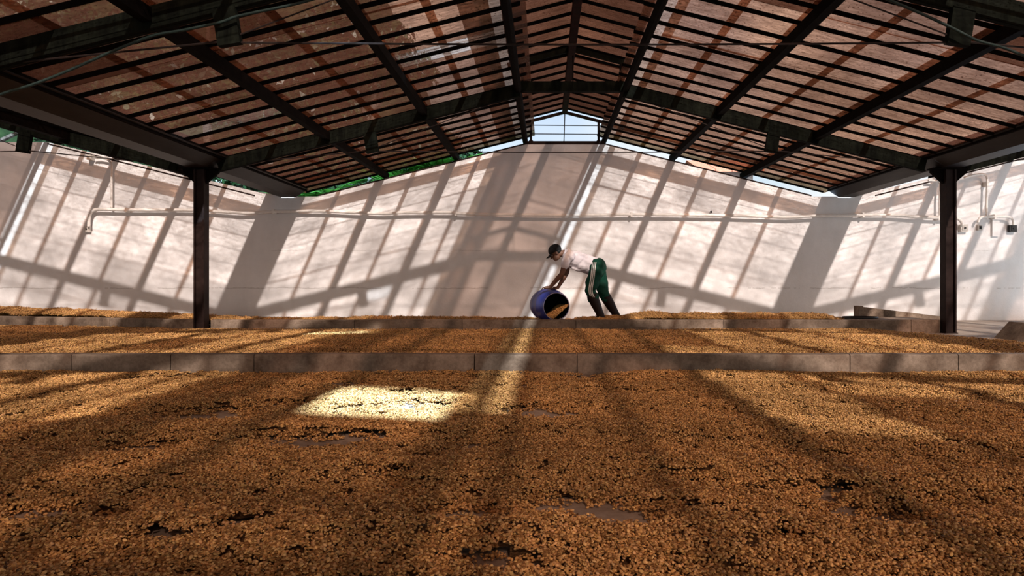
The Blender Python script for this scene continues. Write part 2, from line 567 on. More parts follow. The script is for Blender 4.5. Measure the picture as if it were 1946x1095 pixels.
# ------------------------------------------------------------------ valley gutters on the columns
for x, side in zip(COLX, ('left', 'right')):
    root = empty('valley_gutter', 'long grey metal valley gutter with dark edge beams over the %s column' % side, 'gutter', loc=(x, 0, 2.67))
    y0, y1 = ROOF_Y0, Y_WALL - 0.02
    t = 0.012
    outer = [(-0.42, 2.84), (-0.16, 2.67), (0.16, 2.67), (0.42, 2.84)]
    inner = [(0.42, 2.84 + t), (0.155, 2.67 + t), (-0.155, 2.67 + t), (-0.42, 2.84 + t)]
    for a, b in ((y0, 1.2), (1.21, 6.1), (6.11, Y_T1 - 0.2), (Y_T1 - 0.19, y1)):
        put(MB().prism([(x + q, z) for q, z in outer + inner], a, b), 'trough', M['gutter'], root)
    for sg in (-1, 1):
        mbe = MB().box(x + sg * 0.36 - 0.045, x + sg * 0.36 + 0.045, y0, y1, 2.80, 2.95)
        put(mbe, 'edge_beam', M['steel'], root)

# ------------------------------------------------------------------ roofs
BAT = 0.45
def roof(name, label, xr, sides, overrides):
    root = empty(name, label, kind='structure', loc=(xr, 0, 3.0))
    meshes = {}
    def shared(key, builder, mats):
        if key not in meshes:
            meshes[key] = builder().mesh(key, mats)
        return meshes[key]
    for sg in sides:
        # purlins
        for u in (0.87, 2.38, 3.95):
            z = zb(u)
            mbp = MB().box(-0.05, 0.05, ROOF_Y0, ROOF_Y1 - 0.1, 0.0, 0.015).box(-0.045, -0.02, ROOF_Y0, ROOF_Y1 - 0.1, 0.015, 0.13) \
                .box(0.02, 0.045, ROOF_Y0, ROOF_Y1 - 0.1, 0.015, 0.13) if u > 1 else \
                MB().tube([(0, ROOF_Y0, 0.06), (0, ROOF_Y1 - 0.1, 0.06)], 0.06, 10)
            me = shared('purlin_%d' % (u > 1), lambda: mbp, M['steel'])
            link('purlin', me, root, (sg * u, 0, z - 3.0 + 0.01))
        # battens, main slope
        def bat(u0, u1, f):
            m = MB()
            # slanting lath: thin strip tilted along the sun's rays to cast hardly any shadow
            k = 0.765 if sg > 0 else 0.615
            hh, th = 0.036, 0.006
            d = hh / k
            m.hexa([(u0, d, f(u0)), (u1, d, f(u1)), (u1, d + th, f(u1) + th * 0.6), (u0, d + th, f(u0) + th * 0.6),
                    (u0, 0, f(u0) + hh - th * 0.6), (u1, 0, f(u1) + hh - th * 0.6), (u1, th, f(u1) + hh), (u0, th, f(u0) + hh)])
            if sg < 0:
                m.v = [(-a, b, c) for a, b, c in m.v]
                m.f = [tuple(reversed(q)) for q in m.f]
            return m
        me1 = shared('batten_%d' % sg, lambda: bat(0.72, 5.74, lambda u: zb(u) - 3.0 + 0.151), M['wood'])
        me2 = shared('ridge_batten_%d' % sg, lambda: bat(0.03, 1.02, lambda u: zm(u) - 3.0 + 0.031), M['wood'])
        y = ROOF_Y0 + 0.05
        k = 0
        while y < ROOF_Y1 - 0.04:
            j = float(vnoise(y * 3.7 + sg * 9, xr + 3, 2) - 0.5) * 0.05
            link('batten', me1, root, (0, y + j, 0))
            link('ridge_batten', me2, root, (0, y + j * 0.6 + 0.06, 0))
            y += BAT
            k += 1
        # sheets
        cols = [(0.74, 1.20) if sg > 0 else (0.66, 1.42), (1.08, 1.78), (1.68, 2.46), (2.34, 3.20), (3.10, 4.02), (3.90, 4.84), (4.74, 5.82)]
        for ci, (u0, u1) in enumerate(cols + [(0.02, 1.02)]):
            f = (lambda u: zb(u) + 0.19) if ci < 7 else (lambda u: zm(u) + 0.07)
            ov = [o for o in overrides if o[0] == sg and o[1] == ci]
            cuts = [(ROOF_Y0 + 1.5 * i, ROOF_Y0 + 1.5 * (i + 1)) for i in range(17)]
            rows = []
            for a, b in cuts:
                b = min(b, ROOF_Y1)
                spans = [(a, b, None)]
                for (_, _, oa, ob, mat) in ov:
                    ns = []
                    for (p, q, mm) in spans:
                        if ob <= p or oa >= q or mm:
                            ns.append((p, q, mm)); continue
                        if oa > p: ns.append((p, oa, None))
                        ns.append((max(p, oa), min(q, ob), mat))
                        if ob < q: ns.append((min(q, ob), q, None))
                    spans = ns
                rows += spans
            for ri, (a, b, mat) in enumerate(rows):
                lap = 0.05 if (mat is None and ri % 3 == 0) else 0.015
                if mat is None:
                    mat = ('sheet_pale' if sg > 0 else 'sheet_grey') if ci == 0 else 'sheet_dark' if ci == 7 else 'sheet'
                    rv = random.random()
                    if 0 < ci < 7 and rv < 0.22 and b < 7.5: mat = 'sheet_dark'
                    if a < -2.3 and (a < -3.1 or random.random() < 0.7): mat = 'sheet_dark'  # unseen rows behind the camera, darkened to dim the near floor
                    if b > 15.2 and ci < 7: mat = 'sheet_olive'
                dz = 0.004 * (ri % 2) + 0.005 * (ci % 2)
                t = 0.003
                y0, y1 = a, b + lap
                m = MB().hexa([(u0, y0, f(u0) + dz - 3), (u1, y0, f(u1) + dz - 3), (u1, y1, f(u1) + dz - 3), (u0, y1, f(u0) + dz - 3),
                               (u0, y0, f(u0) + dz + t - 3), (u1, y0, f(u1) + dz + t - 3), (u1, y1, f(u1) + dz + t - 3), (u0, y1, f(u0) + dz + t - 3)][:4] * 1 +
                              [(u0, y0, f(u0) + dz + t - 3), (u1, y0, f(u1) + dz + t - 3), (u1, y1, f(u1) + dz + t - 3), (u0, y1, f(u0) + dz + t - 3)])
                if sg < 0:
                    m.v = [(-p, q, r) for p, q, r in m.v]
                    m.f = [tuple(reversed(q)) for q in m.f]
                link('roof_sheet', m.mesh('roof_sheet', M[mat]), root)
            if ci < 7:   # extra sheet strip added to cast a dark band on the wall
                y0, y1 = 13.92, 14.28
                for lay in range(2):
                    d0 = 0.012 + 0.006 * lay
                    m = MB().hexa([(u0, y0, f(u0) + d0 - 3), (u1, y0, f(u1) + d0 - 3), (u1, y1, f(u1) + d0 - 3), (u0, y1, f(u0) + d0 - 3),
                                   (u0, y0, f(u0) + d0 + .003 - 3), (u1, y0, f(u1) + d0 + .003 - 3), (u1, y1, f(u1) + d0 + .003 - 3), (u0, y1, f(u0) + d0 + .003 - 3)])
                    if sg < 0:
                        m.v = [(-p, q, r) for p, q, r in m.v]
                        m.f = [tuple(reversed(q)) for q in m.f]
                    if lay == 0:
                        link('band_shade_sheet', m.mesh('band_shade_sheet', M['sheet']), root)
    # ridge beam
    link('ridge_beam', MB().box(-0.055, 0.055, ROOF_Y0, Y_WALL + 0.1, zm(0) - 3.0 - 0.16, zm(0) - 3.0 + 0.02).mesh('ridge_beam', M['steel_red']), root)
    return root

OV_MAIN = [
    (1, 7, -2.62, -1.66, 'sheet_open'),
    (-1, 1, 8.70, 9.16, 'sheet_clean'), (-1, 2, 8.70, 9.16, 'sheet_clean'),
    (-1, 1, 4.35, 4.85, 'sheet_clear'), (-1, 2, 4.35, 4.85, 'sheet_clear'),
    (-1, 5, 9.36, 9.82, 'sheet_clean'), (-1, 6, 9.36, 9.82, 'sheet_clean'),
    (-1, 3, 10.2, 10.65, 'sheet_grey'),
    (1, 1, -9.2, 7.0, 'sheet_dark'), (1, 2, -9.2, 7.0, 'sheet_dark'),  # unseen columns set dark to shade a strip of the front floor
]
roof('roof', 'translucent brown sheet roof on dark battens over the middle bay', XR, (-1, 1), OV_MAIN)
roof('roof', 'translucent sheet roof of the neighbouring bay beyond the left gutter', XR - BAY, (-1, 1), [])
roof('roof', 'translucent sheet roof of the neighbouring bay beyond the right gutter', XR + BAY, (-1,), [])

# ------------------------------------------------------------------ trusses
def truss(y, xr, sides, label, detail=True):
    root = empty('roof_truss', label, 'truss', loc=(xr, y, 2.7))
    for sg in sides:
        a = Vector((xr + sg * 0.85, y, zb(0.85) + 0.05)); b = Vector((xr + sg * 5.72, y, zb(5.72) + 0.05))
        m = MB()
        m.bar(a, b, 0.014, 0.20)
        dn = Vector((0, 0, 0.093))
        m.bar(a - dn, b - dn, 0.10, 0.014); m.bar(a + dn, b + dn, 0.10, 0.014)
        m.bar(a + Vector((0, -0.043, 0)), b + Vector((0, -0.043, 0)), 0.012, 0.19)
        r = put(m, 'rafter', M['steel_green'], root)
        p = put(MB().bar((xr + sg * 0.80, y, 3.90), (xr + sg * 0.80, y, zm(0.8) - 0.02), 0.045, 0.045, (0, 1, 0)), 'post', M['steel'], root)
        put(MB().bar((xr, y, zm(0) - 0.05), (xr + sg * 1.04, y, zm(1.04) - 0.05), 0.05, 0.08), 'ridge_rafter', M['steel_green'], root)
        # hanger plate, square to the slope
        uh = 3.27
        top = Vector((xr + sg * uh, y - 0.03, zb(uh) - 0.03))
        ax = Vector((-sg * 0.16, 0, -1)).normalized()
        hb = top + ax * 0.33
        h = put(MB().bar(top, hb, 0.20, 0.07, (0, 1, 0)), 'hanger', M['steel_green'], root)
        if detail:
            put(MB().tube([hb - ax * 0.04, (xr + sg * 5.74, y, 2.72)], 0.009, 6), 'tie_rod', M['wire'], root)
            put(MB().tube([hb - ax * 0.06, (xr + sg * 0.9, y, 3.87)], 0.007, 6), 'tie_rod', M['wire'], root)
    c0 = -1 if -1 in sides else 0
    c1 = 1 if 1 in sides else 0
    cz = 3.99
    m = MB().box(xr + c0 * 0.9, xr + c1 * 0.9, y - 0.05, y - 0.035, cz - 0.07, cz + 0.07)
    m.box(xr + c0 * 0.9, xr + c1 * 0.9, y - 0.05, y + 0.05, cz + 0.07, cz + 0.082).box(xr + c0 * 0.9, xr + c1 * 0.9, y - 0.05, y + 0.05, cz - 0.082, cz - 0.07)
    put(m, 'collar_beam', M['steel_green'], root)
    put(MB().bar((xr + 0.02, y, 3.9), (xr + 0.02, y, zm(0) - 0.1), 0.02, 0.02, (0, 1, 0)), 'king_rod', M['steel'], root)
    zt = zb(3.27) - 0.03 - 0.30
    x0, x1 = xr + c0 * 3.32, xr + c1 * 3.32
    pts = [(x0 + (x1 - x0) * t, y - 0.03, zt - 0.02 * math.sin(math.pi * t)) for t in np.linspace(0, 1, 9)]
    put(MB().tube(pts, 0.009, 6), 'tie_rod', M['wire'], root)
    return root
truss(Y_T1, XR, (-1, 1), 'dark green steel truss resting on the two columns of the middle bay')
truss(Y_T0, XR, (-1, 1), 'dark green steel truss nearest overhead, cut by the top of the picture')
truss(1.08, XR, (-1, 1), 'steel truss overhead behind the front of the picture', False)
truss(-3.93, XR, (-1, 1), 'steel truss overhead far behind the viewer', False)
truss(Y_T1, XR - BAY, (1,), 'dark steel truss of the neighbouring bay left of the left column')
truss(Y_T1, XR + BAY, (-1,), 'dark steel truss of the neighbouring bay right of the right column')
truss(Y_T0, XR - BAY, (1,), 'near steel truss of the neighbouring bay beyond the left gutter', False)
truss(Y_T0, XR + BAY, (-1,), 'near steel truss of the neighbouring bay beyond the right gutter', False)

# gable frame standing on the wall head under the ridge
root = empty('gable_frame', 'dark steel gable frame with sky behind it on top of the white wall', 'frame', loc=(XR, Y_WALL + 0.1, 3.84))
yg = Y_WALL + 0.08
put(MB().box(XR - 0.86, XR + 0.86, Y_WALL, Y_WALL + 0.16, 3.825, 3.895), 'bottom_beam', M['steel_brown'], root)
for sg in (-1, 1):
    put(MB().bar((XR + sg * 0.74, yg, 3.9), (XR + sg * 0.74, yg, zm(0.74) - 0.13), 0.05, 0.05, (0, 1, 0)), 'post', M['steel_brown'], root)
    put(MB().bar((XR, yg, zm(0) - 0.12), (XR + sg * 1.0, yg, zm(1.0) - 0.12), 0.05, 0.06), 'rafter', M['steel_brown'], root)
    put(MB().prism([(XR + sg * 0.74 - 0.06, 3.896), (XR + sg * 0.74 + 0.06, 3.896), (XR + sg * 0.74, 3.97)], yg - 0.01, yg + 0.01), 'gusset', M['steel_brown'], root)
put(MB().bar((XR - 0.02, yg, 3.9), (XR, yg, zm(0) - 0.12), 0.022, 0.022, (0, 1, 0)), 'post', M['steel_brown'], root)
for z in (4.07, 4.26):
    put(MB().bar((XR - 0.74, yg, z), (XR + 0.74, yg, z - 0.012), 0.016, 0.016), 'rail', M['steel_brown'], root)

# ------------------------------------------------------------------ green hose slung along the near truss
pts = [at(px, py, Y_T0 - 0.12) for px, py in ((-140, 235), (-60, 205), (0, 180), (70, 158), (140, 130), (215, 97), (290, 68), (345, 58), (420, 42), (455, 30), (560, 8), (640, -14), (800, -50), (1000, -70))]
def smooth_path(p, n=6):
    p = [Vector(q) for q in p]
    out = []
    for i in range(len(p) - 1):
        p0, p1, p2, p3 = p[max(i - 1, 0)], p[i], p[i + 1], p[min(i + 2, len(p) - 1)]
        for k in range(n):
            t = k / n
            out.append(0.5 * ((2 * p1) + (p2 - p0) * t + (2 * p0 - 5 * p1 + 4 * p2 - p3) * t * t + (3 * p1 - p0 - 3 * p2 + p3) * t ** 3))
    out.append(p[-1])
    return out
tag(put(MB().tube(smooth_path(pts), 0.013, 8), 'hose', M['hose'], None, True), 'dark green hose slung along the near truss over the left side', 'hose')
pts = [at(px, py, Y_T0 - 0.14) for px, py in ((1250, -80), (1500, -60), (1640, -20), (1690, 0), (1760, 30), (1815, 56), (1855, 76), (1905, 90), (1946, 106), (2030, 140))]
tag(put(MB().tube(smooth_path(pts), 0.013, 8), 'hose', M['hose'], None, True), 'dark green hose hanging behind the hanger plate at the upper right', 'hose')

# ------------------------------------------------------------------ conduit and boxes on the wall
YC = Y_WALL - 0.12
def conduit(name, label, paths, clips):
    p0 = at(*paths[0][1][0], YC)
    root = empty(name, label, 'pipe', loc=p0)
    for pname, pp, r in paths:
        put(MB().tube(smooth_path([at(a, b, YC) for a, b in pp], 5), r, 10), pname, M['pipe'], root, True)
    for (a, b) in clips:
        p = at(a, b, YC)
        put(MB().box(p.x - 0.02, p.x + 0.02, YC - 0.03, Y_WALL - 0.002, p.z - 0.05, p.z + 0.05), 'clip', M['pipe'], root)
    return root
conduit('conduit', 'long pale conduit pipe running across the white wall', [
    ('pipe', [(169, 431), (169, 420), (171, 408), (176, 401), (188, 398), (240, 399), (330, 399), (380, 400), (430, 403), (470, 405), (520, 402), (600, 401), (680, 404), (730, 406), (770, 404), (860, 404), (866, 406), (960, 408), (1080, 409), (1200, 408), (1330, 409), (1430, 411), (1500, 413), (1560, 410), (1640, 409), (1700, 409), (1740, 412), (1784, 414), (1800, 414), (1816, 414), (1826, 420), (1829, 428)], 0.034),
    ('pipe', [(212, 396), (212, 360), (212, 325), (211, 312), (204, 303), (190, 300), (178, 300)], 0.024),
    ('pipe', [(1786, 412), (1786, 380), (1787, 352), (1783, 345), (1772, 343), (1764, 343)], 0.024)],
    [(240, 399), (520, 402), (866, 406), (1200, 408), (1640, 409), (1784, 414)])
conduit('conduit', 'short pale conduit pipe right of the column bending down to a black box', [
    ('pipe', [(1858, 423), (1862, 415), (1870, 412), (1885, 412), (1905, 412), (1918, 413), (1925, 418), (1926, 428)], 0.028),
    ('pipe', [(1875, 410), (1875, 380), (1876, 345), (1874, 334), (1866, 331), (1850, 333), (1832, 338)], 0.024)],
    [(1876, 350), (1890, 412)])

def wall_box(name, label, cat, px, py, w, h, mat, depth=0.07, extra=None):
    p = at(px, py, Y_WALL)
    root = empty(name, label, cat, loc=(p.x, Y_WALL, p.z))
    put(MB().box(p.x - w / 2, p.x + w / 2, Y_WALL - depth, Y_WALL, p.z - h / 2, p.z + h / 2), 'housing', mat, root)
    if extra:
        put(MB().box(p.x - w * 0.3, p.x + w * 0.3, Y_WALL - depth - 0.012, Y_WALL - depth, p.z - h * 0.3, p.z + h * 0.3), 'cover', extra, root)
        put(MB().tube([(p.x, Y_WALL - depth - 0.025, p.z), (p.x, Y_WALL - depth - 0.01, p.z)], min(w, h) * 0.14, 10), 'socket', M['plastic_dark'], root)
    return root
wall_box('junction_box', 'small white socket box under the left end of the conduit', 'socket', 169, 436, 0.125, 0.13, M['plastic_white'], 0.07, M['plastic_white'])
wall_box('junction_box', 'small white fitting at the top of the short left pipe', 'socket', 177, 301, 0.09, 0.11, M['plastic_white'], 0.15, M['plastic_white'])
wall_box('junction_box', 'white socket box just right of the right column', 'socket', 1829, 434, 0.16, 0.16, M['plastic_white'], 0.08, M['plastic_white'])
wall_box('junction_box', 'tiny grey switch box below the right pipe bend', 'socket', 1860, 433, 0.08, 0.12, M['plastic_white'], 0.06, M['plastic_dark'])
wall_box('panel_plate', 'pale rectangular plate fixed to the wall beside the black box', 'panel', 1890, 434, 0.15, 0.36, M['plaster'], 0.05)
wall_box('junction_box', 'black socket box at the far right of the wall', 'socket', 1921, 435, 0.15, 0.15, M['plastic_dark'], 0.09, M['plastic_dark'])
p = at(1351, 402, Y_WALL - 0.03)
tag(put(MB().tube([p + Vector((0, 0.03, 0)), p + Vector((0, -0.03, 0)), p + Vector((0.0, -0.05, -0.03))], 0.016, 8), 'wall_hook', M['plastic_dark']), 'tiny dark hook on the wall above the conduit', 'hook')

# ------------------------------------------------------------------ coffee beans
def bean_mat(name, base):
    m, nt, out = new_mat(name)
    b = N(nt, 'ShaderNodeBsdfPrincipled', Roughness=0.62)
    b.inputs['Specular IOR Level'].default_value = 0.25
    at_ = N(nt, 'ShaderNodeAttribute', attribute_name='tint')
    oi = N(nt, 'ShaderNodeObjectInfo')
    geo = N(nt, 'ShaderNodeNewGeometry')
    no = N(nt, 'ShaderNodeTexNoise', Scale=160.0, Detail=2.0)
    nt.links.new(geo.outputs['Position'], no.inputs['Vector'])
    c = mixc(nt, 1.0, base, at_.outputs['Color'], 'MULTIPLY')
    rr = ramp(nt, oi.outputs['Random'], [(0.0, (0.72, 0.68, 0.62)), (1.0, (1.12, 1.1, 1.05))])
    c = mixc(nt, 1.0, c, rr.outputs['Color'], 'MULTIPLY')
    rn = ramp(nt, no.outputs['Fac'], [(0.35, (0.78, 0.74, 0.7)), (0.65, (1.08, 1.08, 1.08))])
    c = mixc(nt, 1.0, c, rn.outputs['Color'], 'MULTIPLY')
    nt.links.new(c, b.inputs['Base Color'])
    nt.links.new(b.outputs['BSDF'], out.inputs['Surface'])
    return m
BEAN = (0.75, 0.47, 0.195)
M['bean'] = bean_mat('dried_coffee_bean', BEAN)
M['bean_base'] = simple('bean_gap_shade', (0.075, 0.037, 0.014), (0.25, 0.138, 0.053), 0.8, 110, 0.8, coords='Object')  # under-layer coloured dark to stand for shade in the gaps between beans

def bean_geo(seg, rings, groove=True):
    """one bean about its centre: rounded back, flat face with a lengthwise groove"""
    vs, fs = [], []
    for i in range(rings + 1):
        th = math.pi * i / rings
        for k in range(seg):
            a = 2 * math.pi * (k + 0.5) / seg
            q = max(math.sin(th), 0.05)
            x, y, z = -math.cos(th), q * math.cos(a), q * math.sin(a)
            if z > 0:
                z *= 0.62
                if groove and abs(y) < 0.42:
                    z -= 0.20 * q
            vs.append((x * 0.0090, y * 0.0066, z * 0.0062))
    for i in range(rings):
        for k in range(seg):
            fs.append((i * seg + k, i * seg + (k + 1) % seg, (i + 1) * seg + (k + 1) % seg, (i + 1) * seg + k))
    fs.append(tuple(range(seg - 1, -1, -1))); fs.append(tuple(rings * seg + k for k in range(seg)))
    return np.array(vs), fs

def set_tint(me, cols_per_vert):
    ca = me.color_attributes.new('tint', 'FLOAT_COLOR', 'POINT')
    ca.data.foreach_set('color', np.asarray(cols_per_vert, dtype=np.float32).ravel())

def bean_tint():
    r = random.random()
    if r < 0.09: c = np.array((0.14, 0.11, 0.10))
    elif r < 0.30: c = np.array((0.46, 0.38, 0.31))
    else:
        g = 0.78 + 0.50 * random.random()
        c = np.array((g, g * (0.92 + 0.12 * random.random()), g * (0.85 + 0.25 * random.random())))
    return np.array((*c, 1.0))

def rnd_rot():
    # mostly lying flat, some on edge
    e = Euler((random.choice((0, math.pi)) + random.gauss(0, 0.55), random.gauss(0, 0.35), random.random() * 6.283))
    return np.array(e.to_matrix())

def clump(name, n, rad, lift, seg, rings, scale=1.0):
    bv, bf = bean_geo(seg, rings, seg >= 8)
    V, F, C = [], [], []
    for i in range(n):
        R = rnd_rot()
        r = rad * math.sqrt(random.random()); a = random.random() * 6.283
        p = np.array((r * math.cos(a), r * math.sin(a), 0.004 + random.random() * lift))
        s = scale * (0.82 + 0.38 * random.random())
        b = len(V) * len(bv)
        V.append((bv * s) @ R.T + p)
        F += [tuple(b + j for j in q) for q in bf]
        C.append(np.tile(bean_tint(), (len(bv), 1)))
    me = bpy.data.meshes.new(name)
    me.from_pydata(np.concatenate(V).tolist(), [], F)
    me.materials.append(M['bean'])
    me.polygons.foreach_set('use_smooth', [True] * len(F))
    set_tint(me, np.concatenate(C))
    me.update()
    return bpy.data.objects.new(name, me)       # source geometry only, not placed in the scene

near_src = [clump('bean_cluster', 24, 0.034, 0.009, 8, 6, 0.66) for _ in range(10)]
single_src = [clump('bean_single', 1, 0.0, 0.0, 8, 6, 0.68) for _ in range(6)]
far_src = [clump('bean_cluster_far', 64, 0.085, 0.020, 6, 4, 0.84) for _ in range(6)]

def instancer(name, sources):
    ng = bpy.data.node_groups.new(name, 'GeometryNodeTree')
    ng.interface.new_socket('Geometry', in_out='INPUT', socket_type='NodeSocketGeometry')
    ng.interface.new_socket('Geometry', in_out='OUTPUT', socket_type='NodeSocketGeometry')
    gi = ng.nodes.new('NodeGroupInput'); go = ng.nodes.new('NodeGroupOutput')
    iop = ng.nodes.new('GeometryNodeInstanceOnPoints')
    jn = ng.nodes.new('GeometryNodeJoinGeometry')
    src = ng.nodes.new('GeometryNodeJoinGeometry')
    for s in sources:
        oi = ng.nodes.new('GeometryNodeObjectInfo')
        oi.inputs['Object'].default_value = s
        oi.inputs['As Instance'].default_value = True
        ng.links.new(oi.outputs['Geometry'], src.inputs[0])
    def attr(nm, typ):
        a = ng.nodes.new('GeometryNodeInputNamedAttribute')
        a.data_type = typ
        a.inputs['Name'].default_value = nm
        return a.outputs['Attribute']
    er = ng.nodes.new('FunctionNodeEulerToRotation')
    ng.links.new(attr('rot', 'FLOAT_VECTOR'), er.inputs[0])
    ng.links.new(gi.outputs[0], iop.inputs['Points'])
    ng.links.new(src.outputs[0], iop.inputs['Instance'])
    ng.links.new(attr('sel', 'BOOLEAN'), iop.inputs['Selection'])
    iop.inputs['Pick Instance'].default_value = True
    ng.links.new(attr('idx', 'INT'), iop.inputs['Instance Index'])
    ng.links.new(er.outputs[0], iop.inputs['Rotation'])
    ng.links.new(attr('scl', 'FLOAT'), iop.inputs['Scale'])
    ng.links.new(gi.outputs[0], jn.inputs[0])
    ng.links.new(iop.outputs[0], jn.inputs[0])
    ng.links.new(jn.outputs[0], go.inputs[0])
    return ng
# index ranges: all sources of a bed in one list
NEAR_ALL = near_src + single_src
NG_NEAR = instancer('scatter_beans_near', NEAR_ALL)
NG_FAR = instancer('scatter_beans_far', far_src)

def bed(name, label, ng, base_v, base_f, pts, idx, rot, scl):
    """one bed of beans: a bumpy under-layer plus beans scattered over it"""
    nb, npt = len(base_v), len(pts)
    me = bpy.data.meshes.new(name)
    me.from_pydata(np.concatenate([base_v, pts]).tolist() if npt else base_v.tolist(), [], base_f)
    me.materials.append(M['bean_base'])
    n = nb + npt
    a = me.attributes.new('sel', 'BOOLEAN', 'POINT'); a.data.foreach_set('value', np.r_[np.zeros(nb, bool), np.ones(npt, bool)])
    a = me.attributes.new('idx', 'INT', 'POINT'); a.data.foreach_set('value', np.r_[np.zeros(nb), idx].astype(np.int32))
    a = me.attributes.new('scl', 'FLOAT', 'POINT'); a.data.foreach_set('value', np.r_[np.ones(nb), scl].astype(np.float32))
    a = me.attributes.new('rot', 'FLOAT_VECTOR', 'POINT'); a.data.foreach_set('vector', np.concatenate([np.zeros((nb, 3)), rot]).astype(np.float32).ravel())
    me.update()
    o = link(name, me)
    md = o.modifiers.new('beans', 'NODES')
    md.node_group = ng
    return tag(o, label, 'coffee beans', kind='stuff')

def grid_base(x0, x1, y0, y1, step, hfun, inside=None):
    nx, ny = int((x1 - x0) / step) + 1, int((y1 - y0) / step) + 1
    xs, ys = np.linspace(x0, x1, nx), np.linspace(y0, y1, ny)
    X, Y = np.meshgrid(xs, ys)
    Z = hfun(X, Y)
    V = np.stack([X.ravel(), Y.ravel(), Z.ravel()], 1)
    keep = (Z > 0.004)
    F = []
    for j in range(ny - 1):
        for i in range(nx - 1):
            if keep[j, i] and keep[j, i + 1] and keep[j + 1, i] and keep[j + 1, i + 1]:
                a = j * nx + i
                F.append((a, a + 1, a + nx + 1, a + nx))
    return V, F

# bare patches of floor in the front bed, given where the photo shows them
BARE = []
for px, py, rx, ry in ((95, 997, 75, 14), (60, 1005, 60, 8), (390, 795, 70, 7), (250, 858, 60, 5), (600, 846, 75, 9), (680, 841, 40, 5), (905, 850, 35, 7), (1035, 790, 55, 7),
                       (905, 985, 60, 18), (960, 990, 40, 10), (1085, 965, 55, 10), (1160, 985, 80, 16), (1215, 990, 50, 18), (1060, 1000, 60, 8), (1650, 997, 70, 9), (1600, 985, 40, 6),
                       (1585, 948, 40, 6), (650, 733, 40, 5), (780, 777, 45, 5), (1010, 735, 30, 4), (1120, 722, 40, 3), (990, 738, 35, 3), (1560, 960, 25, 5), (900, 1080, 40, 10), (960, 1085, 40, 8),
                       (340, 1035, 45, 7), (430, 1010, 25, 5), (1480, 1040, 25, 6), (330, 725, 50, 3), (820, 1000, 25, 5), (555, 775, 40, 4), (1330, 985, 25, 5), (745, 910, 30, 4)):
    s = (py - VPY) / CAM_Z
    BARE.append(((px - VPX) / s, FPX / s, rx / s, ry * FPX / (s * (py - VPY))))
def bare_mask(x, y, fine=True):
    m = np.full_like(x, -1.0)
    jx = (fbm(x * 5, y * 5, 1) - 0.5) * 0.16
    jy = (fbm(x * 5 + 20, y * 5, 2) - 0.5) * 0.22
    for cx, cy, rx, ry in BARE:
        m = np.maximum(m, 1.45 - np.sqrt(((x + jx - cx) / rx) ** 2 + ((y + jy - cy) / ry) ** 2))
    if not fine:
        return m
    m = m + (fbm(x * 13 + 5, y * 13, 0, 3) - 0.5) * 1.3
    m = np.maximum(m, (fbm(x * 1.6 + 40, y * 2.6, 3, 3) - 0.88) * 7)
    return np.clip(m, -1, 1)

def h_near(x, y):
    h = 0.012 + 0.030 * fbm(x * 1.3, y * 2.2, 0, 4) + 0.012 * np.sin(y * 9 + 3 * fbm(x * 0.7, y * 0.7, 1) * 4)
    b = bare_mask(x, y)
    return np.where(b > 0, -0.004 - 0.01 * b, np.maximum(h * np.clip(0.12 - bare_mask(x, y, False) * 1.3, 0.12, 1) * np.clip(-b * 6, 0.15, 1), 0.006))
V, F = grid_base(-5.7, 5.4, 1.2, 5.975, 0.045, lambda x, y: h_near(x, y) - 0.006)
n = 130000
P = np.stack([rng.uniform(-5.7, 5.4, n), 1.25 + (5.955 - 1.25) * rng.random(n) ** 1.25], 1)
vis = np.abs(P[:, 0] + 0.3) < P[:, 1] * 0.83 + 0.6
P = P[vis]
b = bare_mask(P[:, 0], P[:, 1])
P, b = P[b < 0.0], b[b < 0.0]
h = h_near(P[:, 0], P[:, 1])
edge = b > -0.03
n1 = len(P)
idx = rng.integers(0, len(near_src), n1)
idx[edge] = rng.integers(len(near_src), len(NEAR_ALL), edge.sum())
pts1 = np.stack([P[:, 0], P[:, 1], h + rng.random(n1) * 0.009 * (b < -0.15)], 1)
# scattered single beans on the bare floor
n2 = 140000
Q = np.stack([rng.uniform(-5.0, 4.6, n2), 1.3 + 4.6 * rng.random(n2)], 1)
b2 = bare_mask(Q[:, 0], Q[:, 1])
sel = (b2 > -0.02) & (rng.random(n2) < 0.55 * np.exp(-np.clip(b2, 0, 1) * 4.0))
Q = Q[sel]
pts2 = np.stack([Q[:, 0], Q[:, 1], np.full(len(Q), 0.0025)], 1)
pts = np.concatenate([pts1, pts2])
idx = np.r_[idx, rng.integers(len(near_src), len(NEAR_ALL), len(Q))]
rot = np.stack([rng.normal(0, 0.12, len(pts)), rng.normal(0, 0.12, len(pts)), rng.uniform(0, 6.283, len(pts))], 1)
scl = rng.uniform(0.85, 1.15, len(pts))
bed('bean_layer', 'wide layer of golden brown coffee beans spread over the front floor', NG_NEAR, V, F, pts, idx, rot, scl)

# middle bed, its right end runs out in a slant
def mid_edge(y):      # x of the right-hand edge
    return np.interp(y, [6.2, 8.3, 11.1], [6.9, 6.55, 5.6])
def h_mid(x, y):
    h = 0.035 + 0.030 * fbm(x * 0.8, y * 1.3 + 9, 0, 4) + 0.01 * np.sin(y * 7 + 6 * fbm(x * 0.5, y * 0.5, 2))
    e = mid_edge(y) + (fbm(x * 3, y * 3, 3) - 0.5) * 0.5 - x
    h = np.where(x > 0, h * np.clip(e * 1.6, 0, 1) - 0.01 * (e < 0), h)
    yk = np.where(x < -5.6, 11.1 + (-5.6 - x) * 0.262, 11.1)
    return np.where(y > yk - 0.0, -0.01, h)
V, F = grid_base(-11.0, 7.0, 6.16, 12.4, 0.06, lambda x, y: h_mid(x, y) - 0.006)
n = 26000
P = np.stack([rng.uniform(-10.4, 7.0, n), rng.uniform(6.25, 12.4, n)], 1)
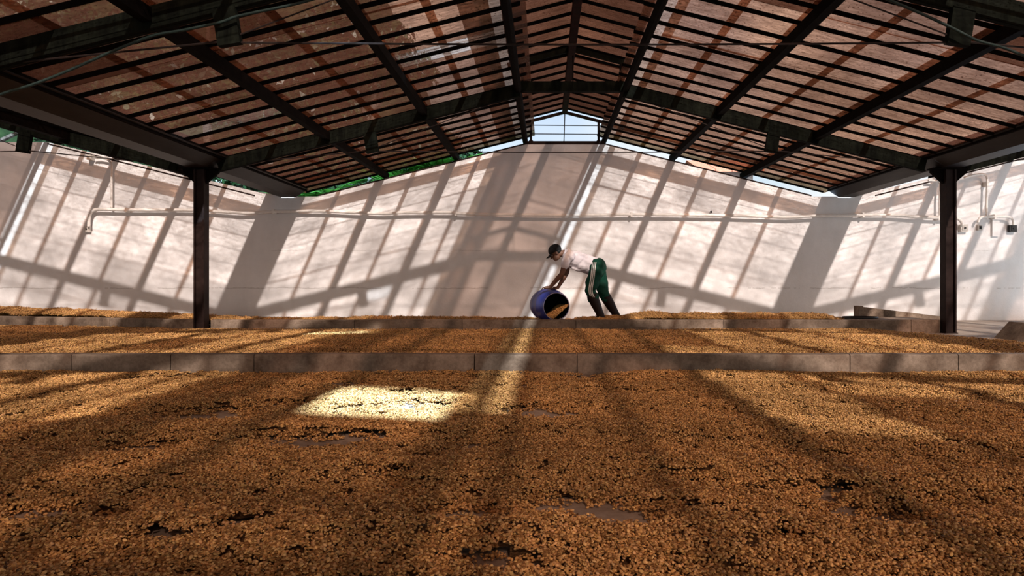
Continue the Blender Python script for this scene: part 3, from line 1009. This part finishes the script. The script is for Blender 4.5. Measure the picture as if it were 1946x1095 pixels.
h = h_mid(P[:, 0], P[:, 1])
ykp = np.where(P[:, 0] < -5.6, 11.1 + (-5.6 - P[:, 0]) * 0.262, 11.1)
ok = (h > 0.004) & (P[:, 1] < ykp - 0.06)
P, h = P[ok], h[ok]
rot = np.stack([rng.normal(0, 0.1, len(P)), rng.normal(0, 0.1, len(P)), rng.uniform(0, 6.283, len(P))], 1)
bed('bean_layer', 'middle strip of brown coffee beans between the two concrete kerbs', NG_FAR, V, F,
    np.stack([P[:, 0], P[:, 1], h], 1), rng.integers(0, len(far_src), len(P)), rot, rng.uniform(0.85, 1.1, len(P)))

# heap along the back of the far kerb
kx = np.array([-12.4, -9.9, -9.2, -8.9, -8.6, -8.0, -7.0, -6.0, -5.4, -4.6, -3.6, -3.0, -2.0, -1.0, -0.4, 0.0, 0.4, 0.9, 1.3, 1.55, 1.8, 2.2, 3.2, 4.2, 4.7, 4.95, 5.2])
kz = np.array([0.34, 0.33, 0.29, 0.32, 0.30, 0.29, 0.262, 0.235, 0.215, 0.185, 0.185, 0.205, 0.208, 0.19, 0.18, 0.155, 0.16, 0.21, 0.225, 0.265, 0.285, 0.262, 0.255, 0.262, 0.25, 0.19, 0.0])
def h_back(x, y):
    yk = np.where(x < -5.6, 11.27 + (-5.6 - x) * 0.262, 11.27)
    top = np.interp(x, kx, kz) + 0.055 * (fbm(x * 5, y * 5, 0, 3) - 0.5)
    d = y - yk
    rise = np.clip(0.80 + d / 0.35 * 0.2, 0, 1)
    wide = np.where(x > 1.4, 0.55, 0.42)
    fall = np.exp(-(np.clip(d - wide, 0, 9) / 0.45) ** 2)
    flat = 0.10 * np.exp(-(np.clip(d - 1.0, 0, 9) / 0.5) ** 2)
    return np.where(d < 0.02, -0.02, np.where(x > 5.0, -0.02, np.maximum(top * rise * fall, flat)))
V, F = grid_base(-12.3, 5.2, 11.2, 14.4, 0.07, lambda x, y: h_back(x, y) - 0.008)
n = 22000
P = np.stack([rng.uniform(-12.2, 4.98, n), 0.06 + 1.5 * rng.random(n) ** 1.2], 1)
P[:, 1] += np.where(P[:, 0] < -5.6, 11.27 + (-5.6 - P[:, 0]) * 0.262, 11.27)
h = h_back(P[:, 0], P[:, 1])
ok = (h > 0.03)
P, h = P[ok], h[ok]
rot = np.stack([rng.normal(0, 0.2, len(P)), rng.normal(0, 0.2, len(P)), rng.uniform(0, 6.283, len(P))], 1)
bed('bean_layer', 'heaped ridge of brown coffee beans behind the far kerb at the wall', NG_FAR, V, F,
    np.stack([P[:, 0], P[:, 1], h], 1), rng.integers(0, len(far_src), len(P)), rot, rng.uniform(0.7, 1.0, len(P)))

# the nearest beans one by one
bean_meshes = []
for i in range(10):
    o = clump('coffee_bean', 1, 0, 0, 10, 8)
    bean_meshes.append(o.data)
    bpy.data.objects.remove(o)
cnt = 0
while cnt < 300:
    y = 1.93 + 0.42 * random.random() ** 1.3
    x = random.uniform(-0.78, 0.68) * y
    if float(bare_mask(np.array([x]), np.array([y]))[0]) > -0.25:
        continue
    hz = float(h_near(np.array([x]), np.array([y]))[0])
    o = link('coffee_bean', bean_meshes[cnt % 10], None, (x, y, hz + 0.011))
    o.rotation_euler = (random.choice((0, math.pi)) + random.gauss(0, 0.4), random.gauss(0, 0.25), random.random() * 6.283)
    s = 0.64 + 0.2 * random.random()
    o.scale = (s, s, s)
    tag(o, 'single dried coffee bean lying on top of the layer along the near edge', 'coffee bean', 'single beans along the near edge')
    cnt += 1

# ------------------------------------------------------------------ barrel
M['blue'] = simple('blue_plastic', (0.012, 0.028, 0.21), (0.022, 0.045, 0.30), 0.38, 5, 0.03, spec=0.5)
M['blue_in'] = simple('dark_barrel_inside', (0.003, 0.003, 0.006), (0.008, 0.008, 0.012), 0.8, 7, spec=0.05)  # inside of the shell coloured near black, outside blue
M['rim'] = simple('pale_highlight_rim', (0.28, 0.26, 0.30), (0.45, 0.42, 0.42), 0.5, 18)  # rim coloured pale, the highlight line around the mouth put into its colour
bm_ = at(1057.5, 582.5, 11.44)
ax = Vector((-0.30, 0.95, 0.015)).normalized()
xa = Vector((0, 0, 1)).cross(ax).normalized()
za = ax.cross(xa)
FR = Matrix((( xa.x, za.x, ax.x, bm_.x), (xa.y, za.y, ax.y, bm_.y), (xa.z, za.z, ax.z, bm_.z), (0, 0, 0, 1)))
root = empty('barrel', 'blue plastic barrel lying on its side spilling beans', 'barrel', loc=bm_)
outer = [(0.228, 0.0), (0.236, 0.006), (0.240, 0.02), (0.240, 0.05), (0.246, 0.07), (0.262, 0.13), (0.274, 0.20), (0.278, 0.25), (0.283, 0.27), (0.283, 0.29), (0.278, 0.31), (0.278, 0.50), (0.283, 0.52), (0.283, 0.54), (0.278, 0.56), (0.272, 0.64), (0.255, 0.72), (0.235, 0.77), (0.22, 0.80), (0.16, 0.805), (0.0, 0.805)]
inner = [(0.0, 0.785), (0.15, 0.785), (0.205, 0.78), (0.24, 0.71), (0.262, 0.62), (0.268, 0.40), (0.262, 0.2), (0.235, 0.08), (0.222, 0.03), (0.220, 0.0)]
m = MB()
seg = 48
prof = outer
vs, fs = [], []
for r, hh in outer + inner:
    for k in range(seg):
        a = 2 * math.pi * k / seg
        vs.append(FR @ Vector((max(r, 1e-4) * math.cos(a), max(r, 1e-4) * math.sin(a), hh)))
nn = len(outer + inner)
for i in range(nn):
    j = (i + 1) % nn
    for k in range(seg):
        fs.append((i * seg + k, i * seg + (k + 1) % seg, j * seg + (k + 1) % seg, j * seg + k))
m.add(vs, fs)
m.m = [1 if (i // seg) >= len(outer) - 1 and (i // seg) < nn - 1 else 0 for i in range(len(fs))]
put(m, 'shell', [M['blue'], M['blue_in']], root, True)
ring = [FR @ Vector((0.226 * math.cos(a), 0.226 * math.sin(a), 0.002)) for a in np.linspace(0, 2 * math.pi, 49)[:-1]]
put(MB().tube(ring, 0.0045, 6, closed=True), 'rim', M['rim'], root, True)

# beans pouring out of the barrel
def loose_beans(name, label, pts, hi=False, sc=1.0):
    bv, bf = bean_geo(8, 5, True)
    V, F, C = [], [], []
    for i, p in enumerate(pts):
        b0 = i * len(bv)
        V.append((bv * sc * (0.85 + 0.35 * random.random())) @ rnd_rot().T + np.array(p))
        F += [tuple(b0 + j for j in q) for q in bf]
        C.append(np.tile(bean_tint(), (len(bv), 1)))
    me = bpy.data.meshes.new(name)
    me.from_pydata(np.concatenate(V).tolist(), [], F)
    me.materials.append(M['bean'])
    me.polygons.foreach_set('use_smooth', [True] * len(F))
    set_tint(me, np.concatenate(C))
    o = link(name, me)
    return tag(o, label, 'coffee beans', kind='stuff')
pp = []
FRi = FR.inverted()
while len(pp) < 3600:
    a, d = random.uniform(0, 6.283), random.uniform(0.0, 0.6)
    rr_ = 0.215 * math.sqrt(random.random())
    lx, lz = rr_ * math.cos(a), rr_ * math.sin(a)
    p = FR @ Vector((lx, lz, d))
    # slanted surface: beans lie high on the right-hand wall of the turning barrel
    wx = p.x - (bm_ + ax * d).x
    wz = p.z - bm_.z
    surf = -0.135 + 0.85 * wx - 0.05 * d
    if surf - 0.03 < wz < surf + 0.004 * random.random():
        pp.append(p)
loose_beans('bean_spill', 'coffee beans sliding out inside the mouth of the blue barrel', pp, sc=1.0)

# ------------------------------------------------------------------ coil of black hose on the platform
pts = []
for k in range(70):
    a = k / 24 * 2 * math.pi
    r = 0.24 - 0.012 * math.sin(a * 0.37)
    pts.append((5.35 + r * 1.15 * math.cos(a), 11.62 + r * 0.75 * math.sin(a), 0.222 + 0.006 * (k // 24)))
pts += [(5.05, 11.50, 0.222), (4.99, 11.47, 0.221)]
tag(put(MB().tube(pts, 0.011, 7), 'hose_coil', M['plastic_dark'], None, True), 'flat coil of black hose on the concrete platform by the right column', 'hose')

# ------------------------------------------------------------------ the worker
SKIN = simple('skin', (0.115, 0.052, 0.030), (0.16, 0.075, 0.045), 0.55, 12)
SHIRT = simple('white_cotton', (0.66, 0.62, 0.66), (0.78, 0.74, 0.77), 0.9, 9, 0.25)
PANTS = simple('green_tracksuit', (0.003, 0.036, 0.022), (0.006, 0.058, 0.036), 0.7, 8, 0.15, spec=0.15)
STRIPE = simple('white_stripe', (0.55, 0.55, 0.52), (0.68, 0.68, 0.65), 0.8, 12)
BOOT = simple('dark_rubber_boot', (0.010, 0.006, 0.005), (0.022, 0.013, 0.011), 0.45, 6, 0.05, spec=0.12)
CAP = simple('black_cap_cloth', (0.008, 0.008, 0.008), (0.022, 0.020, 0.019), 0.9, 20)
HAIR = simple('black_hair', (0.006, 0.005, 0.004), (0.012, 0.010, 0.009), 0.6, 40)
EYE = simple('eye', (0.5, 0.46, 0.42), (0.6, 0.55, 0.5), 0.3, 10)
YM = 11.66
def W(px, py, dy=0.0):
    return at(px, py, YM + dy)

def fused(mb, name, mats, voxel, parent, smooth_it=4):
    me = mb.mesh(name + '_tmp', mats)
    o = bpy.data.objects.new(name + '_tmp', me)
    S.collection.objects.link(o)
    r = o.modifiers.new('r', 'REMESH'); r.mode = 'VOXEL'; r.voxel_size = voxel
    sm = o.modifiers.new('s', 'SMOOTH'); sm.iterations = smooth_it; sm.factor = 0.5
    dg = bpy.context.evaluated_depsgraph_get()
    res = bpy.data.meshes.new_from_object(o.evaluated_get(dg))
    bpy.data.objects.remove(o)
    res.name = name
    res.materials.clear()
    for q in (mats if isinstance(mats, (list, tuple)) else [mats]):
        res.materials.append(q)
    res.polygons.foreach_set('use_smooth', [True] * len(res.polygons))
    if parent is not None:
        res.transform(Matrix.Translation(-parent.location))
    return link(name, res, parent)

feet = W(1150, 611)
man = empty('person', 'bending worker in white T-shirt, green striped trousers, boots and black cap', 'person', loc=feet)
# joints: near = his left side (towards the viewer)
HIPN, HIPF = W(1135, 507, -0.10), W(1138, 507, 0.10)
KNEN, KNEF = W(1121.5, 553, -0.12), W(1146, 556, 0.12)
ANKN, ANKF = W(1143, 603, -0.13), W(1173, 602, 0.13)
SHN, SHF = W(1079, 487, -0.19), W(1080, 487, 0.19)
ELN, ELF = W(1067.5, 521, -0.23), W(1077, 519, 0.20)
WRN, WRF = W(1045, 546.5, -0.14), W(1060, 547, 0.07)
NECK0, HEADC = W(1073, 481, 0), W(1056, 481, 0)
fwd = Vector((-0.84, 0, -0.54)).normalized()
hup = Vector((-0.54, 0, 0.84)).normalized()
hsd = Vector((0, 1, 0))
HR = Matrix((( fwd.x, hsd.x, hup.x), (fwd.y, hsd.y, hup.y), (fwd.z, hsd.z, hup.z)))
def H(f, s, u):
    return HEADC + fwd * f + hsd * s + hup * u

b = MB()
# torso under the shirt, pelvis, legs
b.ellipsoid(W(1097, 496), (0.24, 0.15, 0.105), Euler((0, 0.06, 0)).to_matrix())
b.limb([W(1082, 488), W(1108, 497), W(1133, 504)], [0.10, 0.105, 0.11])
b.limb([SHN + Vector((0.02, 0.03, 0)), SHF + Vector((0.02, -0.03, 0))], [0.06, 0.06])
b.limb([HIPN, KNEN, ANKN], [0.075, 0.05, 0.035]); b.limb([HIPF, KNEF, ANKF], [0.075, 0.05, 0.035])
b.limb([NECK0 + Vector((0.05, 0, -0.01)), NECK0, HEADC + Vector((0.03, 0, -0.02))], [0.062, 0.058, 0.055])
# head: skull, jaw, nose, brow, lips, ears
b.ellipsoid(H(-0.012, 0, 0.022), (0.098, 0.076, 0.100), HR)
b.ellipsoid(H(0.020, 0, -0.055), (0.072, 0.058, 0.068), HR)
b.ellipsoid(H(0.062, 0, -0.098), (0.028, 0.028, 0.022), HR)
b.limb([H(0.090, 0, 0.005), H(0.112, 0, -0.034)], [0.010, 0.016], 8)
b.limb([H(0.082, -0.045, 0.012), H(0.090, 0, 0.016), H(0.082, 0.045, 0.012)], [0.012, 0.013, 0.012], 8)
b.limb([H(0.086, -0.02, -0.064), H(0.090, 0.02, -0.064)], [0.010, 0.010], 8)
b.limb([H(0.084, -0.02, -0.077), H(0.086, 0.02, -0.077)], [0.010, 0.010], 8)
for sgn in (-1, 1):
    b.ellipsoid(H(-0.012, sgn * 0.078, -0.012), (0.020, 0.010, 0.032), HR)
# arms
for sh, el, wr in ((SHN, ELN, WRN), (SHF, ELF, WRF)):
    mid = sh.lerp(el, 0.45) + Vector((0.0, 0, 0))
    fm = el.lerp(wr, 0.3)
    b.limb([sh, mid, el, fm, wr], [0.056, 0.052, 0.043, 0.043, 0.028])
# hands: palm, four fingers, thumb - laid over the curved top of the barrel
def hand(wr, knuckle, side, tipdrop):
    d = (knuckle - wr).normalized()
    sd = Vector((0, 1, 0))
    sd = (sd - d * sd.dot(d)).normalized()
    up = sd.cross(d) if sd.cross(d).z > 0 else d.cross(sd)
    b.limb([wr, wr.lerp(knuckle, 0.5) , knuckle], [0.026, 0.030, 0.026], 10)
    b.limb([wr.lerp(knuckle, 0.45) + sd * 0.022, knuckle + sd * 0.028], [0.022, 0.018], 8)
    b.limb([wr.lerp(knuckle, 0.45) - sd * 0.022, knuckle - sd * 0.028], [0.022, 0.018], 8)
    L = [0.072, 0.082, 0.078, 0.060]
    for i in range(4):
        o = (i - 1.5) * 0.0225
        k0 = knuckle + sd * o - d * 0.004
        k1 = k0 + d * L[i] * 0.45 + up * 0.006 + sd * o * 0.12
        k2 = k1 + (d * 0.75 - Vector((0, 0, 1)) * tipdrop).normalized() * L[i] * 0.33
        k3 = k2 + (d * 0.45 - Vector((0, 0, 1)) * (tipdrop + 0.3)).normalized() * L[i] * 0.26
        b.limb([k0, k1, k2, k3], [0.0105, 0.0098, 0.0088, 0.0075], 8)
    t0 = wr.lerp(knuckle, 0.35) + sd * side * 0.026
    t1 = t0 + d * 0.030 + sd * side * 0.030 - up * 0.006
    t2 = t1 + d * 0.034 + sd * side * 0.008 - up * 0.010
    b.limb([t0, t1, t2], [0.014, 0.0115, 0.009], 8)
hand(WRN, W(1036.5, 547.0, -0.15), 1, 0.45)
hand(WRF, W(1052.5, 548.2, 0.02), -1, 0.35)
body = fused(b, 'body', SKIN, 0.0065, man, 3)

# t-shirt
t = MB()
t.ellipsoid(W(1092, 494.5), (0.21, 0.200, 0.150), Euler((0, 0.10, 0)).to_matrix())
t.limb([W(1080, 487), W(1100, 495), W(1120, 502.5), W(1130.5, 505.5)], [0.115, 0.150, 0.158, 0.150], 20)
t.ellipsoid(W(1104, 503), (0.19, 0.165, 0.130), Euler((0, 0.18, 0)).to_matrix())
t.limb([NECK0 + Vector((0.06, 0, 0.00)), NECK0 + Vector((0.02, 0, 0.0))], [0.085, 0.07])
for sh, el in ((SHN, ELN), (SHF, ELF)):
    t.limb([sh + Vector((0.03, 0, 0.0)), sh, sh.lerp(el, 0.30), sh.lerp(el, 0.50)], [0.095, 0.082, 0.078, 0.076])
# loose folds hanging under the belly
for k in range(5):
    t.limb([W(1088 + 7 * k, 510 + 2.2 * k, -0.10 + 0.05 * k), W(1100 + 7 * k, 513 + 2.2 * k, -0.08 + 0.05 * k)], [0.025, 0.03], 8)
shirt = fused(t, 'shirt', SHIRT, 0.009, man, 5)
# creases: gentle displacement along the pull lines
me = shirt.data
co = np.empty(len(me.vertices) * 3); me.vertices.foreach_get('co', co); co = co.reshape(-1, 3)
no = np.empty(len(me.vertices) * 3); me.vertices.foreach_get('normal', no); no = no.reshape(-1, 3)
w_ = (vnoise(co[:, 0] * 11 + co[:, 2] * 16 + 30, co[:, 1] * 9 + co[:, 2] * 5 + 40, 1) - 0.5) + 0.6 * (vnoise(co[:, 0] * 24 - co[:, 2] * 20 + 60, co[:, 1] * 15 + 50, 2) - 0.5)
co += no * (w_ * 0.022)[:, None]
me.vertices.foreach_set('co', co.ravel()); me.update()

# trousers
t = MB()
t.limb([W(1126, 505.5), W(1134, 507)], [0.140, 0.150], 20)
t.ellipsoid(W(1137, 508), (0.135, 0.175, 0.165))
t.limb([HIPN + Vector((0, 0, 0.02)), HIPN.lerp(KNEN, 0.5), KNEN, KNEN.lerp(ANKN, 0.28)], [0.128, 0.118, 0.100, 0.096], 18)
t.limb([HIPF + Vector((0, 0, 0.02)), HIPF.lerp(KNEF, 0.5), KNEF, KNEF.lerp(ANKF, 0.28)], [0.128, 0.114, 0.098, 0.094], 18)
tr = fused(t, 'trousers', PANTS, 0.010, man, 5)
me = tr.data
co = np.empty(len(me.vertices) * 3); me.vertices.foreach_get('co', co); co = co.reshape(-1, 3)
no = np.empty(len(me.vertices) * 3); me.vertices.foreach_get('normal', no); no = no.reshape(-1, 3)
w_ = (vnoise(co[:, 0] * 8 + co[:, 2] * 13 + 30, co[:, 1] * 9 - co[:, 2] * 9 + 40, 3) - 0.5)
co += no * (w_ * 0.03)[:, None]
me.vertices.foreach_set('co', co.ravel()); me.update()
# three stripes down the near and far sides: ribbons that follow the cloth
dg = bpy.context.evaluated_depsgraph_get()
from mathutils.bvhtree import BVHTree
bvh = BVHTree.FromPolygons([v.co.copy() for v in me.vertices], [tuple(p.vertices) for p in me.polygons])
for sgn, line in ((-1, [(1133, 497), (1131.5, 507), (1130, 520), (1128, 534), (1125.5, 548), (1126, 558), (1129.5, 566)]), (1, [(1140, 497), (1142, 512), (1144, 530), (1146, 548), (1149, 560)])):
    for k in (-1, 0, 1):
        vs = []
        path = smooth_path([Vector((a, bb, 0)) for a, bb in line], 5)
        for q in path:
            for e in (-0.9, 0.9):
                w = W(q.x + k * 3.0 + e, q.y, sgn * 0.6) - man.location
                hit = bvh.ray_cast(w, Vector((0, -sgn, 0)))
                vs.append((hit[0] + hit[1] * 0.004) if hit[0] is not None else None)
        mbx = MB()
        for i in range(len(path) - 1):
            q = [vs[2 * i], vs[2 * i + 1], vs[2 * i + 3], vs[2 * i + 2]]
            if all(x is not None for x in q):
                if sgn > 0: q = q[::-1]
                mbx.add(q, [(0, 1, 2, 3)])
        if mbx.v:
            so = link('stripe', mbx.mesh('stripe', STRIPE), tr)

# boots
for kne, ank in ((KNEN, ANKN), (KNEF, ANKF)):
    t = MB()
    top = kne.lerp(ank, 0.20)
    ft = Vector((-1, 0, 0))
    t.limb([top, kne.lerp(ank, 0.5), kne.lerp(ank, 0.8), ank + Vector((0, 0, -0.01))], [0.094, 0.086, 0.068, 0.066], 16)
    sole = ank + Vector((0.0, 0, -0.070))
    t.limb([sole + Vector((0.045, 0, 0.0)), sole + Vector((-0.07, 0, 0.0)), sole + Vector((-0.19, 0, -0.004))], [0.048, 0.052, 0.048], 14)
    t.limb([ank + Vector((-0.01, 0, -0.02)), sole + Vector((-0.11, 0, 0.012))], [0.062, 0.046], 12)
    bt = fused(t, 'boot', BOOT, 0.008, man, 4)
    m = MB()
    sl = sole + Vector((0, 0, -0.047)) - man.location
    m.tube([sl + Vector((0.09, 0, 0)), sl + Vector((0.05, 0, 0)), sl + Vector((-0.18, 0, -0.004)), sl + Vector((-0.235, 0, -0.002))], [0.02, 0.047, 0.048, 0.02], 10)
    m.v = [(x, y, sl.z + (z - sl.z) * 0.35) for x, y, z in m.v]
    link('sole', m.mesh('sole', BOOT), bt)

# cap: crown and brim; hair below it; eyes
t = MB()
t.ellipsoid(H(-0.014, 0, 0.050), (0.112, 0.090, 0.096), HR, 24, 14)
capm = t.mesh('cap', CAP, True)
keep = []
import bmesh
bmx = bmesh.new(); bmx.from_mesh(capm)
geom = bmx.verts[:] + bmx.edges[:] + bmx.faces[:]
bmesh.ops.bisect_plane(bmx, geom=geom, plane_co=H(0, 0, 0.022), plane_no=(hup * 1.0 - fwd * 0.12).normalized(), clear_inner=True)
bmx.to_mesh(capm); bmx.free()
capm.transform(Matrix.Translation(-man.location))
cap = link('cap', capm, man)
sol = cap.modifiers.new('thick', 'SOLIDIFY'); sol.thickness = 0.006
m = MB()
nb = 14
top, bot = [], []
for i in range(nb + 1):
    a = -1.25 + 2.5 * i / nb
    for rr2 in (0.0, 1.0):
        f = 0.062 + 0.020 * math.cos(a) + rr2 * (0.095 * math.cos(a) + 0.01)
        s = 0.078 * math.sin(a) / math.sin(1.25)
        u = 0.036 - rr2 * (0.028) - 0.018 * (s / 0.078) ** 2
        top.append(H(f, s, u + 0.003)); bot.append(H(f, s, u - 0.003))
vs = top + bot
fs = []
o2 = len(top)
for i in range(nb):
    a = 2 * i
    fs += [(a, a + 2, a + 3, a + 1), (o2 + a, o2 + a + 1, o2 + a + 3, o2 + a + 2), (a + 1, a + 3, o2 + a + 3, o2 + a + 1)]
m.add([v - man.location for v in vs], fs)
link('brim', m.mesh('brim', CAP, True), cap)
t = MB()
t.ellipsoid(H(-0.040, 0, 0.004), (0.076, 0.080, 0.062), HR, 18, 10)
link('hair', (lambda q: (q.transform(Matrix.Translation(-man.location)), q)[1])(t.mesh('hair', HAIR, True)), man)
for sgn in (-1, 1):
    t = MB().ellipsoid(H(0.079, sgn * 0.032, -0.008), (0.012, 0.013, 0.011), HR, 10, 8)
    t.v = [tuple(Vector(v) - man.location) for v in t.v]
    e = link('eye', t.mesh('eye', EYE, True), man)
    t = MB().ellipsoid(H(0.0875, sgn * 0.033, -0.010), (0.005, 0.006, 0.006), HR, 8, 6)
    t.v = [tuple(Vector(v) - man.location) for v in t.v]
    link('pupil', t.mesh('pupil', HAIR, True), e)

# ------------------------------------------------------------------ trees and a house beyond the wall
def leaf_mat(name, a, b):
    m, nt, out = new_mat(name)
    oi = N(nt, 'ShaderNodeNewGeometry')
    r = ramp(nt, oi.outputs['Random Per Island'], [(0.0, a), (1.0, b)])
    p = N(nt, 'ShaderNodeBsdfPrincipled', Roughness=0.45)
    nt.links.new(r.outputs['Color'], p.inputs['Base Color'])
    tl = N(nt, 'ShaderNodeBsdfTranslucent')
    nt.links.new(r.outputs['Color'], tl.inputs['Color'])
    mx = N(nt, 'ShaderNodeMixShader'); mx.inputs[0].default_value = 0.3
    nt.links.new(p.outputs[0], mx.inputs[1]); nt.links.new(tl.outputs[0], mx.inputs[2])
    nt.links.new(mx.outputs[0], out.inputs['Surface'])
    return m
M['leaf'] = leaf_mat('tree_leaves', (0.003, 0.012, 0.004), (0.016, 0.050, 0.012))
M['palm'] = leaf_mat('palm_leaves', (0.012, 0.075, 0.008), (0.045, 0.19, 0.020))

ground = MB().box(-60, 60, 15.25, 90, -0.4, -0.05)
tag(put(ground, 'ground', simple('grass_ground', (0.02, 0.05, 0.015), (0.05, 0.10, 0.03), 0.9, 1.5)), kind='structure')

def h_hill(x, y):  # hill added as a dark backdrop behind the left roof sheets
    e = np.clip((-4.3 - x) / 9.0, 0, 1)
    e = e * e * (3 - 2 * e)
    return e * (21 + 3 * fbm(x * 0.15, y * 0.15, 0, 4)) * np.clip((y - 38) / 9.0, 0, 1) + 0.8 * fbm(x * 1.1, y * 1.1, 1, 3) * e - 0.2
V, F = grid_base(-75, -4, 38, 62, 0.8, h_hill)
hm = bpy.data.meshes.new('backdrop_hill'); hm.from_pydata(V.tolist(), [], F)
hm.materials.append(simple('dark_forest_backdrop', (0.004, 0.008, 0.003), (0.013, 0.024, 0.008), 0.9, 1.4, 1.0, spec=0.05))
tag(link('backdrop_hill', hm), kind='structure')

def tree(x, y, h, rx, rz, n, label):
    root = empty('leafy_tree', label, 'tree', 'tall trees beyond the wall', loc=(x, y, -0.05))
    m = MB()
    m.tube([(x, y, -0.05), (x + 0.15, y, h * 0.35), (x - 0.1, y, h * 0.6), (x, y, h * 0.85)], [0.3, 0.22, 0.15, 0.06], 8)
    for k in range(6):
        a = k * 1.05
        m.tube([(x, y, h * (0.4 + 0.05 * k)), (x + rx * 0.6 * math.cos(a), y + rx * 0.6 * math.sin(a), h * (0.55 + 0.06 * k))], [0.1, 0.03], 6)
    put(m, 'trunk', M['bark'], root)
    # crown of leaf clusters
    cl = []
    for k in range(26):
        a, c = random.random() * 6.283, random.uniform(-0.9, 1)
        q = math.sqrt(max(0, 1 - c * c)) * random.uniform(0.45, 1.0)
        cl.append((x + rx * q * math.cos(a), y + rx * q * math.sin(a), h - rz + rz * c * random.uniform(0.6, 1), random.uniform(0.18, 0.34) * rx))
    C = np.array(cl)
    pick = rng.integers(0, len(C), n)
    d = rng.normal(0, 1, (n, 3)); d /= np.linalg.norm(d, axis=1)[:, None]
    rad = C[pick, 3] * rng.random(n) ** 0.4
    ctr = C[pick, :3] + d * rad[:, None] - np.array((x, y, -0.05))
    t1 = rng.normal(0, 1, (n, 3)); t1 /= np.linalg.norm(t1, axis=1)[:, None]
    t2 = np.cross(t1, rng.normal(0, 1, (n, 3))); t2 /= np.linalg.norm(t2, axis=1)[:, None]
    L = rng.uniform(0.10, 0.20, n)[:, None]
    V = np.stack([ctr - t1 * L, ctr + t2 * L * 0.45, ctr + t1 * L, ctr - t2 * L * 0.45], 1).reshape(-1, 3)
    me = bpy.data.meshes.new('foliage')
    me.from_pydata(V.tolist(), [], np.arange(4 * n).reshape(-1, 4).tolist())
    me.materials.append(M['leaf'])
    o = link('foliage', me, root)
    o['kind'] = 'stuff'
for (x, y, h, rx, rz, n, lb) in (
        (-6.2, 25, 10.6, 3.6, 4.6, 12000, 'tall dark tree seen through the clear roof sheet above the wall'),
        (-12.8, 26, 12.5, 4.4, 5.6, 12000, 'tall dark tree behind the left half of the roof'),
        (-21.0, 26, 13.5, 5.0, 6.2, 11000, 'tall dark tree behind the far left roof corner'),
        (-7.8, 20.5, 5.2, 2.6, 2.2, 5000, 'low dark tree showing over the left slope of the wall'),
        (-2.6, 20.0, 4.9, 1.7, 1.6, 4000, 'small bushy tree showing beside the gable frame on its left'),
        (3.3, 25.5, 5.3, 1.3, 1.4, 4000, 'small leafy tree peeking over the wall right of the gable frame')):
    tree(x, y, h, rx, rz, n, lb)

def palm(x, y, h, nf, L, label):
    root = empty('palm_tree', label, 'palm', 'palms beyond the wall', loc=(x, y, -0.05))
    put(MB().tube([(x, y, -0.05), (x + 0.1, y, h * 0.5), (x, y, h)], [0.16, 0.12, 0.10], 8), 'trunk', M['bark'], root)
    for k in range(nf):
        a = 2 * math.pi * k / nf + random.random() * 0.4
        el = random.uniform(0.3, 1.15)
        dv = Vector((math.cos(a) * math.cos(el), math.sin(a) * math.cos(el), math.sin(el)))
        pts = []
        p = Vector((x, y, h)); v = dv.copy()
        for s in range(9):
            pts.append(p.copy()); p = p + v * (L / 8); v = (v + Vector((0, 0, -0.16))).normalized()
        m = MB().tube(pts, [0.018 - 0.0015 * s for s in range(9)], 5)
        for s in range(1, 9):
            for q in range(4):
                c = pts[s - 1].lerp(pts[s], q / 4)
                d = (pts[s] - pts[s - 1]).normalized()
                sd = d.cross(Vector((0, 0, 1))).normalized()
                ll = 0.55 * math.sin(math.pi * (0.12 + 0.8 * (s + q / 4) / 9))
                for sg in (-1, 1):
                    e = (sd * sg + d * 0.75 + Vector((0, 0, -0.25 + 0.15 * random.random()))).normalized() * ll
                    w = d * 0.028
                    m.add([c - w, c + w, c + e * 0.6 + w * 0.8, c + e, c + e * 0.6 - w * 0.8], [(0, 1, 2, 3, 4)])
        put(m, 'frond', M['palm'], root)
for i, (x, y, h, nf, L, lb) in enumerate((
        (-5.9, 17.6, 2.55, 15, 1.7, 'bright green palm showing over the wall beside the left gutter end'),
        (-4.0, 17.8, 3.05, 14, 1.5, 'bright green palm showing over the wall left of the middle of the left slope'),
        (-2.55, 17.5, 3.35, 14, 1.4, 'bright green palm showing over the upper left slope of the wall'),
        (-1.0, 17.9, 3.55, 13, 1.25, 'bright green palm showing just left of the gable frame'))):
    palm(x, y, h, nf, L, lb)

hr = empty('house', 'pale house with red tiled roof glimpsed over the right wall slope', 'house', loc=(6.6, 22, -0.05))
put(MB().box(4.95, 6.5, 21.4, 24.6, -0.05, 4.32), 'wall', M['hwall'], hr)
for sg in (-1, 1):
    for k in range(4):
        a, b = 4.75 + 0.5 * k, 4.75 + 0.5 * (k + 1) - 0.02
        rf = MB()
        rf.hexa([(a, 23.0, 4.85), (b, 23.0, 4.85), (b, 23.0 + sg * 2.0, 4.22), (a, 23.0 + sg * 2.0, 4.22),
                 (a, 23.0, 4.93), (b, 23.0, 4.93), (b, 23.0 + sg * 2.0, 4.30), (a, 23.0 + sg * 2.0, 4.30)])
        put(rf, 'roof_panel', M['rooftile'], hr)
